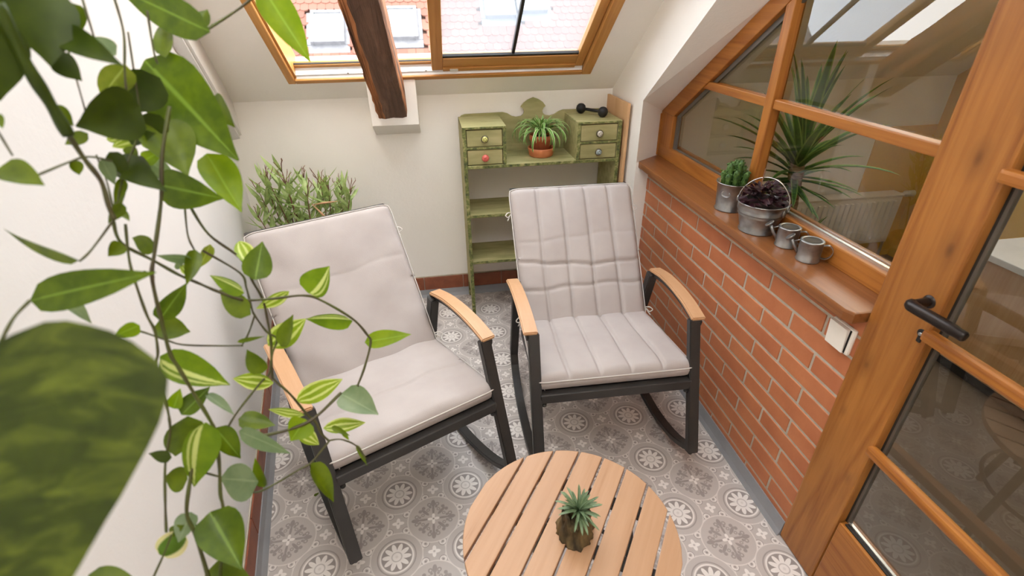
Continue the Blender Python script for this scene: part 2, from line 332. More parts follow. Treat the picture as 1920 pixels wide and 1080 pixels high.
def frames(pts):
    out = []; up = Vector((0.13, 0.21, 1)).normalized()
    for i, p in enumerate(pts):
        d = (pts[min(i + 1, len(pts) - 1)] - pts[max(i - 1, 0)]).normalized()
        s = d.cross(up)
        if s.length < 1e-3: s = d.cross(Vector((1, 0, 0)))
        s.normalize(); u = s.cross(d).normalized(); up = u; out.append((p, s, u))
    return out
def tube(bm, pts, r, n=6, mi=0, caps=True):
    """round tube along points; r a number or one per point"""
    pts = [Vector(p) for p in pts]; rs = r if isinstance(r, (list, tuple)) else [r] * len(pts); rings = []
    for (p, s, u), q in zip(frames(pts), rs):
        rings.append([bm.verts.new(p + s * (q * math.cos(2 * math.pi * i / n)) + u * (q * math.sin(2 * math.pi * i / n))) for i in range(n)])
    for a, b in zip(rings, rings[1:]):
        for i in range(n):
            f = bm.faces.new((a[i], a[(i + 1) % n], b[(i + 1) % n], b[i])); f.smooth = True; f.material_index = mi
    if caps:
        for q in (rings[0][::-1], rings[-1]): bm.faces.new(q).material_index = mi
    bmesh.ops.recalc_face_normals(bm, faces=bm.faces[:])
    return bm
def spline(pts, k=5):
    pts = [Vector(p) for p in pts]; out = []
    for i in range(len(pts) - 1):
        a, b, c, d = pts[max(i - 1, 0)], pts[i], pts[i + 1], pts[min(i + 2, len(pts) - 1)]
        for j in range(k):
            t = j / k; out.append(0.5 * ((2 * b) + (c - a) * t + (2 * a - 5 * b + 4 * c - d) * t * t + (3 * b - a - 3 * c + d) * t ** 3))
    return out + [pts[-1]]
def ribbon(bm, pts, w, t, side=Vector((1, 0, 0)), mi=0, bev=0.0):
    """rectangular bar along a path lying across a fixed side vector"""
    pts = [Vector(p) for p in pts]; rings = []
    for i, p in enumerate(pts):
        d = (pts[min(i + 1, len(pts) - 1)] - pts[max(i - 1, 0)]).normalized(); u = side.cross(d).normalized()
        rings.append([bm.verts.new(p + side * (sx * w / 2) + u * (su * t / 2)) for sx, su in ((-1, -1), (1, -1), (1, 1), (-1, 1))])
    fs = []
    for a, b in zip(rings, rings[1:]):
        for i in range(4): fs.append(bm.faces.new((a[i], a[(i + 1) % 4], b[(i + 1) % 4], b[i])))
    fs += [bm.faces.new(rings[0][::-1]), bm.faces.new(rings[-1])]
    for f in fs: f.material_index = mi
    bmesh.ops.recalc_face_normals(bm, faces=fs)
    if bev:
        es = [e for e in bm.edges if e.is_manifold and e.calc_face_angle(0) > 0.6]; bmesh.ops.bevel(bm, geom=es, offset=bev, segments=2, affect='EDGES')
    return bm
def leaf_mesh(base, tip, side, width, prof='ovate', fold=0.18, curl=0.06, nv=9, wave=0.0):
    """one leaf blade: base and tip points, a side vector, a full width"""
    base, tip, side = Vector(base), Vector(tip), Vector(side).normalized(); ax = tip - base; L = ax.length; ax.normalize(); side = (side - ax * side.dot(ax)).normalized(); nn = side.cross(ax)
    bm = B(); uvl = bm.loops.layers.uv.new('UVMap'); rows = []
    us = (-1, -0.55, 0, 0.55, 1) if prof != 'big' else (-1, -.85, -.7, -.55, -.4, -.2, 0, .2, .4, .55, .7, .85, 1)
    for i in range(nv + 1):
        t = i / nv
        if prof == 'ovate': w = (math.sin(math.pi * t ** 0.62) ** 0.8) * (1 - 0.35 * max(0, t - 0.75) / 0.25)
        elif prof == 'heart': w = (math.sin(math.pi * min(1, 0.06 + 0.94 * t) ** 0.52) ** 0.75)
        elif prof == 'lance': w = math.sin(math.pi * t ** 0.8) ** 0.9
        elif prof == 'strap': w = min(1, 6 * t + 0.35) * (1 - t) ** 0.45
        elif prof == 'round': w = math.sqrt(max(0, 1 - (2 * t - 1) ** 2))
        if prof == 'big':
            w = [0.80, 0.93, 1.0, .985, .94, .87, .79, .71, .62, .54, .46, .38, .29, .20, .12, .05, 0.0][min(16, int(round(t * 16)))]
        w = max(w, 0.03) * width / 2
        back = -0.10 * L if (prof == 'heart' and i == 0) else 0
        row = []
        for u in us:
            p = base + ax * (t * L) + side * (u * w) + nn * (abs(u) * w * fold * 1.6 - fold * 0.3 * w + wave * w * math.sin(t * 9 + u * 3)) - nn * (curl * L * (t * t))
            if prof == 'big': p -= ax * (L * (1 - t) ** 4 * (0.085 * math.exp(-((abs(u) - 0.45) / .42) ** 2) - .02 * (abs(u) > .9)))
            if prof == 'heart': p -= ax * (abs(u) ** 1.5 * L * 0.10 * (1 - t) ** 2)
            row.append((bm.verts.new(p), ((u + 1) / 2, t)))
        rows.append(row)
    for a, b in zip(rows, rows[1:]):
        for i in range(len(us) - 1):
            q = (a[i], a[i + 1], b[i + 1], b[i]); f = bm.faces.new([k[0] for k in q]); f.smooth = True
            for lp, k in zip(f.loops, q): lp[uvl].uv = k[1]
    return bm

# ------------------------------------------------------------------ the room
TH = R2D(38); SN, CS = math.sin(TH), math.cos(TH)
def wallx(y): return -1.9624 - 0.1863 * (y + 0.032)          # left wall line
st = lambda n, bm, m, **k: tag(obj(n, bm, m, **k), kind='structure')
st('floor', bx(-2.4, 0.0, -3.3, 0.75, -0.05, 0.0), 'floor')
bm = prism(B(), [(wallx(0.85), 0.85), (wallx(-3.3), -3.3), (wallx(-3.3) - 0.15, -3.3), (wallx(0.85) - 0.15, 0.85)], 'Z', 0, 3.1)
wl = st('wall_left', bm, 'wall_bright')
wb = st('wall_back', bx(-2.4, 0.15, 0.727, 0.88, 0, 1.30), 'wall')
st('wall_rear', bx(-2.4, 3.4, -3.42, -3.3, 0, 3.1), 'wall')
# niche wall to the right of the shelf, with its splayed sloping reveal
bm = bx(-0.07, 0.15, 0.29, 0.76, 0, 0.915)
pa = [(0.76, 0.915), (0.29, 0.915), (0.29, 1.215), (-0.24, 1.626), (-1.6, 2.69), (-1.6, 3.1), (0.76, 1.19)]
pb = [(0.76, 0.915), (0.402, 0.915), (0.408, 1.141), (-0.306, 1.624), (-1.6, 2.50), (-1.6, 3.1), (0.76, 1.19)]
rings = [[bm.verts.new((x, p[0], p[1])) for p in q] for x, q in ((-0.07, pa), (0.088, pb), (0.15, pb))]
for a, b in zip(rings, rings[1:]):
    for i in range(7): bm.faces.new((a[i], a[(i + 1) % 7], b[(i + 1) % 7], b[i]))
bm.faces.new(rings[0][::-1]); bm.faces.new(rings[-1]); bmesh.ops.recalc_face_normals(bm, faces=bm.faces[:])
st('wall_niche', bm, 'wall')
bm = bx(0.0, 0.15, -3.3, -2.06, 0, 3.1); box(bm, 0.0, 0.15, -2.06, -1.6, 2.12, 3.1); st('wall_door_side', bm, 'wall')
# brick parapet: grout body carrying single bricks
wr = st('wall_brick', bx(0.0022, 0.15, -1.19, 0.295, 0, 0.905), 'grout')
def brick(y0, y1, z0, z1):
    bm = bx(0.0 + rnd.uniform(-.0008, .0008), 0.03, y0, y1, z0, z1, bev=0.0015); return bm
for k in range(0, 13):
    z0 = 0.837 - 0.068 * k + 0.0048; z1 = min(z0 + 0.0584, 0.89)
    for u in range(-5, 11):
        if (u + k) % 2 == 0: continue
        ya, yb = -(u) * 0.13 - 0.0048, -(u + 2) * 0.13 + 0.0048
        ya, yb = min(ya, 0.291), max(yb, -1.185)
        if ya - yb < 0.012: continue
        obj('brick', brick(yb, ya, max(z0, 0.02), z1), 'brick', wr)
st('trim_strip_right', prism(B(), [(-0.016, 0), (0.0, 0), (0.0, 0.068), (-0.004, 0.068), (-0.008, 0.02)], 'Y', -1.162, 0.29), 'strip')
# skirtings
bb = st('baseboard_back', bx(-2.1, -0.07, 0.719, 0.727, 0.0, 0.138), 'grout')
x = -2.19
while x < -0.08:
    obj('skirting_tile', bx(max(x, -2.09), min(x + 0.242, -0.07), 0.713, 0.722, 0.045, 0.134, bev=0.0012), 'skirt', bb); x += 0.2455
st('trim_strip_back', prism(B(), [(0.694, 0), (0.72, 0), (0.72, 0.048), (0.71, 0.048), (0.705, 0.018)], 'X', -2.09, -0.07), 'strip')
ll = empty('baseboard_left', (wallx(-0.892), -0.892, 0), math.atan2(0.1863, 1)); tag(ll, kind='structure')
for i in range(-8, 8):
    obj('skirting_tile', bx(0, 0.010, i * 0.2455 + 0.002, i * 0.2455 + 0.2435, 0.045, 0.134, bev=0.0012), 'skirt', ll, local=True)
obj('grout_bed', bx(-0.005, 0.005, -2.0, 1.65, 0.0, 0.138), 'grout', ll, local=True)
tl = empty('trim_strip_left', (wallx(-0.892), -0.892, 0), math.atan2(0.1863, 1)); tag(tl, kind='structure')
obj('cove_strip', prism(B(), [(0.035, 0), (0.0, 0), (0.0, 0.048), (0.014, 0.048), (0.020, 0.018)], 'Y', -2.0, 1.64), 'strip', tl, local=True)
# sloping ceiling with the skylight opening (local: x, s up the slope, z into the room)
SL = (0, 0.727, 1.21); SR = (math.pi - TH, 0, 0)
ce = tag(empty('ceiling', SL, rot=SR), kind='structure')
bm = B(); HX0, HX1, HS0, HS1 = -1.735, -0.240, 0.150, 2.05
for q in ((-2.6, 0.15, -0.12, HS0), (-2.6, HX0, HS0, HS1), (HX1, 0.15, HS0, HS1), (-2.6, 0.15, HS1, 2.62)): box(bm, q[0], q[1], q[2], q[3], -0.14, 0.0)
obj('slope_plaster', bm, 'wall', ce, local=True)
bm = B()
for q in ((-2.4, -1.45, -3.3, -1.30), (-1.45, -0.6, -3.3, -2.8), (-1.45, -0.6, -1.42, -1.30), (-0.6, 0.6, -3.3, -1.30), (0.6, 1.9, -3.3, -1.30), (1.9, 3.4, -3.3, -1.30)): box(bm, *q, 2.81, 2.95)  # opening over the camera side is added to let in fill light
st('ceiling_flat', bm, 'wall')
# plastered rafter box down the left wall
bm = B(); pts = []
for y in (0.727, -1.2):
    xw = wallx(y); zt = 1.21 + (0.727 - y) * SN / CS
    pts.append([bm.verts.new(v) for v in ((xw - 0.02, y, zt - 0.186), (xw + 0.055, y, zt - 0.175), (xw + 0.055, y, zt + 0.05), (xw - 0.02, y, zt + 0.05))])
for i in range(4): bm.faces.new((pts[0][i], pts[0][(i + 1) % 4], pts[1][(i + 1) % 4], pts[1][i]))
bm.faces.new(pts[0][::-1]); bm.faces.new(pts[1]); bmesh.ops.recalc_face_normals(bm, faces=bm.faces[:])
bmesh.ops.bevel(bm, geom=[e for e in bm.edges if abs(e.verts[0].co.y - e.verts[1].co.y) > 1], offset=0.012, segments=2, affect='EDGES')
st('trim_rafter_casing', bm, 'wall_bright')
st('trim_beam_block', prism(B(), [(0.74, 1.012), (0.735, 1.30), (0.60, 1.32), (0.60, 1.09)], 'X', -1.375, -1.138, bev=0.004), 'wall')

# ------------------------------------------------------------------ skylight
w2 = tag(empty('window_2', SL, rot=SR), kind='structure')
ob = lambda n, bm, m, p=w2, **k: obj(n, bm, m, p, local=True, **k)
ob('frame_stile', bx(-1.735, -1.700, HS0, HS1, -0.11, 0.004, bev=.003), 'sky_frame_y')
ob('jamb_board', bx(-1.700, -1.690, HS0 + .03, HS1, -0.125, -0.012), 'sky_frame_y')
ob('frame_stile', bx(-0.290, -0.240, HS0, HS1, -0.11, 0.004, bev=.003), 'sky_frame_y')
ob('frame_rail', bx(-1.700, -0.290, HS0, HS0 + .029, -0.07, 0.004, bev=.003), 'sky_frame_x')
ob('sliding_track', prism(B(), [(HS0 + .029, -.006), (HS0 + .029, -.07), (HS0 + .051, -.07), (HS0 + .051, -.046), (HS0 + .044, -.040), (HS0 + .042, -.018), (HS0 + .034, -.014)], 'X', -1.690, -0.292), 'alu')
ob('outer_rail', bx(-1.690, -0.292, HS0 + .051, HS0 + .070, -0.07, -0.048), 'sky_frame_x')
ob('gasket', bx(-1.690, -0.292, HS0 + .070, HS0 + .073, -0.060, -0.052), 'gasket')
for yy in ((-1.45, 3), (-1.08, 2)): ob('screw_head', lathe(B(), [(0.005, 0), (0.005, .002), (0, .003)], 8, (yy[0], HS0 + .043, -0.020)), 'zinc')
# sliding sash over the right half
ob('sash_stile', bx(-1.052, -0.998, HS0 + .044, HS1, -0.056, -0.018, bev=.004), 'sky_frame_y')
ob('sash_stile', bx(-0.335, -0.293, HS0 + .044, HS1, -0.056, -0.018, bev=.004), 'sky_frame_y')
ob('sash_rail', bx(-0.998, -0.335, HS0 + .044, HS0 + .133, -0.056, -0.018, bev=.004), 'sky_frame_x')
ob('sash_seal', bx(-0.998, -0.335, HS0 + .133, HS0 + .146, -0.036, -0.024), 'gasket')
ob('sash_bar', bx(-0.667, -0.653, HS0 + .140, HS1, -0.052, -0.030), 'gasket')
ob('sash_crossbar', bx(-0.998, -0.335, 0.690, 0.715, -0.052, -0.030), 'gasket')
ob('sash_pane', bx(-0.998, -0.335, HS0 + .13, HS1, -0.046, -0.042), 'sash_glass')
ob('sash_lip', bx(-0.998, -0.335, HS0 + .044, HS0 + .070, -0.018, -0.010, bev=.002), 'sky_frame_x')
ob('latch_plate', bx(-0.965, -0.925, HS0 + .046, HS0 + .064, -0.010, -0.007), 'alu')
# old timber beam in front of the skylight
bd = R2D(39.5); 
be = thing('timber_beam', 'old dark brown rough timber beam crossing in front of the skylight', 'beam', (-1.265, 0.60, 1.127), rot=(math.pi - bd, 0, 0))
bm = B(); n = 44; rings = []
r2 = random.Random(3)
for i in range(n + 1):
    s = -0.02 + 2.1 * i / n; k = 1.0 - 0.03 * s; ring = []
    jl = r2.uniform(-.006, .006)
    for (x, z) in ((-.073, 0.0), (-.040, 0.003), (0, 0.002), (.045, 0.003), (.068, -.004), (.073, -.03), (.073, -.145), (-.073, -.145), (-.076, -.05)):
        jx = jl * .5 + r2.uniform(-.002, .002) if x < -.03 else r2.uniform(-.002, .002)
        ring.append(bm.verts.new((x * k + jx - 0.03 * s, s, z + r2.uniform(-.0025, .0025))))
    rings.append(ring)
for a, b in zip(rings, rings[1:]):
    for i in range(9):
        f = bm.faces.new((a[i], a[(i + 1) % 9], b[(i + 1) % 9], b[i])); f.material_index = 1 if i in (0, 8, 4, 5) else 0  # left edge is split wood; right side has its orange light painted in
bm.faces.new(rings[0][::-1]).material_index = 1; bm.faces.new(rings[-1]); bmesh.ops.recalc_face_normals(bm, faces=bm.faces[:])
obj('beam_body', bm, ['beam', 'beam_raw_lit'], be, local=True)
for x0, s0, s1 in ((-.066, 0, .9), (-.058, .15, 1.2), (-.05, .05, .5)):
    bm = tube(B(), [(x0 + .002 * math.sin(i * 1.1) - .03 * (s0 + (s1 - s0) * i / 12), s0 + (s1 - s0) * i / 12, 0.003) for i in range(13)], [0.001] + [.0028] * 11 + [.001], 5)
    obj('splinter', bm, 'beam_raw_lit', be, local=True)

# ------------------------------------------------------------------ interior window above the brick wall
w1 = tag(empty('window_1', (0.088, -0.4, 0.92)), kind='structure')
zo = lambda y: 1.141 + (0.408 - y) * 0.6765
zi = lambda y: 1.138 + (0.272 - y) * 0.700
XA, XB = 0.086, 0.135
obj('bottom_rail', bx(XA, XB, -1.2, 0.405, 0.920, 0.982, bev=.005), 'wood_y', w1)
obj('frame_stile', prism(B(), [(0.405, 0.982), (0.268, 0.982), (0.272, 1.138), (0.408, 1.141)], 'X', XA, XB, bev=.004), 'wood_z', w1)
obj('cover_strip', bx(0.078, 0.09, 0.395, 0.425, 0.92, 1.13, bev=.002), 'wood_z', w1)
obj('sloping_rail', prism(B(), [(0.408, 1.141), (0.272, 1.138), (-1.2, zi(-1.2)), (-1.2, zo(-1.2))], 'X', XA, XB, bev=.004), 'wood_s', w1)
obj('mullion', prism(B(), [(-.402, .98), (-.446, .98), (-.446, zi(-.446)), (-.402, zi(-.402))], 'X', 0.086, 0.125, bev=.004), 'wood_z', w1)
obj('crossbar', bx(0.092, 0.128, -1.2, -0.446, 1.296, 1.328, bev=.004), 'wood_y', w1); obj('crossbar', prism(B(), [(-.402, 1.296), (-.402, 1.328), (0.02, 1.328), (0.06, 1.296)], 'X', 0.092, 0.128, bev=.003), 'wood_y', w1)
obj('frame_stile', bx(XA, XB, -1.23, -1.15, 0.92, 2.2, bev=.003), 'wood_z', w1)
X0, X1 = 0.118, 0.121
for q in ([(0.268, .982), (-.402, .982), (-.402, 1.296), (0.05, 1.296), (0.268, 1.138)], [(0.03, 1.325), (-.402, 1.325), (-.402, zi(-.402))], [(-.446, .982), (-1.15, .982), (-1.15, 1.296), (-.446, 1.296)], [(-.446, 1.325), (-1.15, 1.325), (-1.15, zi(-1.15)), (-.446, zi(-.446))]):
    obj('pane', prism(B(), q, 'X', X0, X1), 'pane', w1)
obj('spacer_strip', bx(0.104, 0.116, -1.15, -.446, .982, .992), 'chrome', w1, label='bright metal strip along the foot of the pane')
obj('glazing_bead', bx(0.104, 0.116, .245, .268, .982, 1.14), 'gasket_grey', w1); obj('glazing_bead', prism(B(), [(.27, 1.138), (.245, 1.135), (-1.15, zi(-1.15) - .03), (-1.15, zi(-1.15))], 'X', .106, .116), 'gasket_grey', w1)
obj('glazing_bead', bx(0.106, 0.116, -.402, .268, .982, .988), 'gasket_grey', w1)
obj('far_bead', bx(0.121, 0.134, -1.15, .268, .982, .996), 'wood_y', w1)
sl = thing('windowsill_board', 'long brown wooden sill board carrying the zinc pots on top of the brick wall', 'windowsill', (0, -0.43, 0.888))
obj('sill_board', prism(B(), [(.10, .408), (.086, .398), (-.054, .300), (-.057, .29), (-.057, -1.135), (-.045, -1.160), (.10, -1.160)], 'Z', .888, .9205, bev=.006), 'sill', sl)

# ------------------------------------------------------------------ glazed door
d1 = tag(empty('door_1', (0, -1.163, 0)), kind='structure')
obj('hinge_stile', bx(-0.006, 0.045, -2.05, -1.90, 0.01, 2.1, bev=.005), 'wood_z', d1)
sp = empty('lock_stile', (0, -1.18, 0)); sp.parent = d1; sp.location = (0, -0.017, 0); WM[sp.name] = Matrix.Translation((0, -1.18, 0))
obj('stile_board', bx(-0.006, 0.045, -1.320, -1.163, 0.004, 2.1, bev=.006), 'stile', sp)
obj('bottom_rail', bx(-0.004, 0.043, -1.90, -1.322, 0.01, 0.296, bev=.005), 'wood_y', d1); obj('top_rail', bx(-0.004, 0.043, -1.90, -1.322, 1.95, 2.1, bev=.005), 'wood_y', d1)
obj('gasket', bx(0.018, 0.030, -1.326, -1.320, 0.296, 1.95), 'gasket', d1); obj('glazing_bead', bx(0.018, 0.030, -1.333, -1.326, 0.296, 1.95), 'gasket_grey', d1)
obj('glazing_bead', bx(0.006, 0.012, -1.90, -1.333, 0.296, 0.300), 'gasket', d1); obj('spacer_strip', bx(0.014, 0.022, -1.90, -1.333, 0.296, 0.308), 'chrome', d1)
obj('pane', bx(0.022, 0.026, -1.90, -1.328, 0.296, 1.95), 'pane', d1)
for z in (0.590, 0.960, 1.330, 1.70):
    obj('glazing_bar', bx(-0.022, 0.004, -1.90, -1.312, z - .014, z + .014, bev=.008), 'wood_y', d1)
ha = obj('lever_handle', tube(B(), spline([(0.0, -1.287, 1.03), (-.040, -1.289, 1.03), (-.056, -1.292, 1.03), (-.060, -1.310, 1.031), (-.060, -1.345, 1.032), (-.058, -1.395, 1.032), (-.054, -1.420, 1.030)], 5), [.0105] * 8 + [.0135] * 18 + [.012] * 4 + [.009], 10), 'handle', d1, label='dark bronze lever handle')
obj('handle_rose', lathe(B(), [(0, .004), (.014, .004), (.016, 0)], 16), 'handle', ha, local=True); r = ha.children[0]; r.rotation_euler = (0, -math.pi / 2, 0); r.location = Vector((-.006, -1.287, 1.03)) - Vector((0, -1.163, 0))
bm = bx(-0.0085, -0.004, -1.309, -1.297, .930, .955, bev=.002); tube(bm, [(-.0085, -1.303, .955), (-.004, -1.303, .955)], .010, 14); obj('keyhole', bm, 'dark', d1)
obj('key', tube(B(), [(0, -1.303, .953), (-.012, -1.303, .953)], .004, 8), 'chrome', d1)

# ------------------------------------------------------------------ the room beyond the glass
st('floor_beyond', bx(0.0, 3.4, -3.3, 0.75, -0.06, -0.001), 'far_floor')
st('wall_back_beyond', bx(0.15, 3.4, 0.727, 0.88, 0, 1.30), 'wall')
st('wall_glow_beyond', bx(1.70, 2.12, 0.722, 0.7275, 0, 0.92), 'yellow_wall_and_glow')  # yellow glow on the back wall, painted as a coloured panel
st('wall_yellow_beyond', bx(2.12, 2.25, -3.3, 0.74, 0, 3.1), 'yellow_wall_and_glow')
cb = tag(empty('ceiling_beyond', SL, rot=SR), kind='structure')
bm = B()
for q in ((0.15, 3.0, -0.12, 0.75), (0.15, 0.75, 0.75, 1.9), (1.55, 3.0, 0.75, 1.9), (0.15, 3.0, 1.9, 2.62)): box(bm, q[0], q[1], q[2], q[3], -0.14, 0.0)  # opening in this slope is added to brighten the far room
obj('slope_plaster', bm, 'wall', cb, local=True)
w3 = tag(empty('window_added_beyond', SL, rot=SR), kind='structure')  # skylight frame around the added light opening
for q in ((.75, .80, .75, 1.9), (1.5, 1.55, .75, 1.9), (.8, 1.5, .75, .8), (.8, 1.5, 1.85, 1.9)): obj('frame_bar', bx(q[0], q[1], q[2], q[3], -.12, .003, bev=.003), 'sky_frame_y', w3, local=True)


# ------------------------------------------------------------------ neighbouring roof across the street
NP = Vector((-1.5, 8.6, 0.10)); na = R2D(42)
nh = thing('neighbour_house', 'neighbouring house with a red tiled roof seen through the skylight', 'house', tuple(NP), rot=(na, 0, 0))
ne = nh
TW, TE = 0.168, 0.19
def tile_bm(mi=0):
    bm = B(); pts = [(-.082, .30), (.082, .30), (.082, .05)] + [(.082 * math.cos(math.pi * i / 6), .05 - .05 * math.sin(math.pi * i / 6)) for i in range(1, 6)] + [(-.082, .05)]
    lo = [bm.verts.new((x, y, 0.016 - 0.02 * y / .3)) for x, y in pts]; hi = [bm.verts.new((x, y, 0.052 - 0.02 * y / .3)) for x, y in pts]
    bm.faces.new(hi[::-1]) if False else bm.faces.new(hi)
    for i in range(len(pts)): bm.faces.new((lo[i], lo[(i + 1) % len(pts)], hi[(i + 1) % len(pts)], hi[i]))
    bmesh.ops.recalc_face_normals(bm, faces=bm.faces[:]); return bm
tm = bpy.data.meshes.new('roof_tile'); b_ = tile_bm(); b_.to_mesh(tm); b_.free(); tm.materials.append(MAT['tile_v'])
wins = [(-1.47, 1.20), (0.0, 1.28), (2.10, 1.80), (2.80, 1.92)]
WWI, WHI = 0.66, 0.82
spots = []
for r in range(26):
    for k in range(-32, 34):
        x = k * TW + (TW / 2 if r % 2 else 0); y = r * TE
        if any(abs(x - wx) < WWI / 2 + 0.10 and wy - 0.22 < y + .12 < wy + WHI + .03 for wx, wy in wins): continue
        spots.append((x, y, r))
vis = sorted(spots, key=lambda q: (q[1] > 2.5, q[1] < .3, not(-3.9 < q[0] < 3.6), q[1], abs(q[0] + 1.0)))
near = vis[:300]; rest = vis[300:]
for x, y, r in near:
    o = bpy.data.objects.new('roof_tile', tm); C.objects.link(o); o.parent = ne; o.location = (x, y, rnd.uniform(0, .004)); o.rotation_euler = (0, 0, rnd.uniform(-.012, .012))
bm = B()
for x, y, r in rest:
    t = tile_bm(); bmesh.ops.translate(t, vec=(x, y, 0), verts=t.verts[:]); me = bpy.data.meshes.new('t'); t.to_mesh(me); t.free(); bm.from_mesh(me); bpy.data.meshes.remove(me)
obj('roof_tile', bm, 'tile_v', ne, local=True, kind='stuff')
obj('roof_deck', bx(-6, 6, -0.05, 5.2, -0.10, -0.012), 'tile', ne, local=True)
obj('gutter', bx(-6, 6, -0.20, -0.06, -0.12, -0.03, bev=.02), 'lead', ne, local=True)
for wx, wy in wins:
    bm = B(); a, b, c, d = wx - WWI / 2, wx + WWI / 2, wy, wy + WHI
    for q in ((a, a + .07, c, d), (b - .07, b, c, d), (a + .07, b - .07, c, c + .08), (a + .07, b - .07, d - .07, d)): box(bm, q[0], q[1], q[2], q[3], 0.0, 0.13, bev=.008)
    box(bm, a - .09, b + .09, c - .20, c, 0.012, 0.04); box(bm, a - .09, a, c, d, 0.0, .05); box(bm, b, b + .09, c, d, 0.0, .05)
    rw = obj('roof_window', bm, 'lead', ne, local=True)
    obj('window_glass', bx(a + .06, b - .06, c + .07, d - .06, 0.09, 0.10), 'roof_glass', rw, local=True)
obj('house_wall', bx(-6, 6, 9.0, 9.2, -6, 0.40), 'far_wall', nh)
tag(obj('street_ground', bx(-30, 30, 0.9, 60, -6.2, -6.0), 'strip'), kind='structure')


# ------------------------------------------------------------------ rocking chairs and their cushions
def chair(loc, rz, label, group):
    t = thing('rocking_chair', label, 'rocking chair', loc, rz, group)
    for s in (-1, 1):
        sd = Vector((1, 0, 0)); x = s * 0.296
        obj('front_leg', ribbon(B(), [(x, -.004, .122), (x, .164, .622)], .040, .030, sd, bev=.003), 'metal', t, True)
        obj('rocker', ribbon(B(), spline([(x, 0.006, .134), (x, .10, .078), (x, .20, .042), (x, .30, .020), (x, .40, .011), (x, .50, .014), (x, .60, .045), (x, .66, .092), (x, .69, .150)], 4), .036, .022, sd, bev=.002), 'metal', t, True)
        obj('rear_leg', ribbon(B(), [(x, .560, .600), (x, .694, .146)], .036, .040, sd, bev=.003), 'metal', t, True)
        arm = [(s * .307, .148, .628), (s * .309, .24, .642), (s * .311, .35, .645), (s * .313, .47, .634), (s * .314, .58, .608)]
        a2 = [(p[0], p[1], p[2] - .018) for p in arm]
        rail = obj('arm_rail', ribbon(B(), spline(a2, 4), .030, .022, sd, bev=.002), 'metal', t, True)
        obj('armrest', ribbon(B(), spline(arm, 5), .052, .015, sd, bev=.004), 'arm', t, True, label='pale wooden armrest')
        obj('foot_cap', lathe(B(), [(0, 0), (.008, 0), (.008, .016), (0, .016)], 10, (x, .004, .106)), 'gasket', t, True)
        obj('back_post', ribbon(B(), spline([(s * .262, .50, .335), (s * .262, .56, .39), (s * .262, .738, .645), (s * .262, .918, .866)], 5), .026, .030, sd, bev=.003), 'metal', t, True)
        obj('side_rail', ribbon(B(), [(s * .276, .085, .392), (s * .270, .30, .372), (s * .268, .55, .355)], .026, .036, sd, bev=.003), 'metal', t, True)
        obj('bolt', lathe(B(), [(0, 0), (.009, 0), (.009, .007), (0, .009)], 10, (s * .268, .075, .362)), 'gasket', t, True)
    obj('front_rail', bx(-.282, .282, .070, .100, .372, .412, bev=.003), 'metal', t, True)
    obj('cross_bar', bx(-.29, .29, .60, .625, .40, .43, bev=.003), 'metal', t, True)
    obj('top_rail', bx(-.275, .275, .912, .940, .864, .890, bev=.004), 'metal', t, True)
    obj('seat_sling', prism(B(), [(.10, .398), (.10, .404), (.52, .372), (.52, .366)], 'X', -.258, .258), 'metal', t, True)
    obj('back_sling', prism(B(), [(.545, .376), (.928, .872), (.934, .868), (.551, .372)], 'X', -.26, .26), 'metal', t, True)
    return t
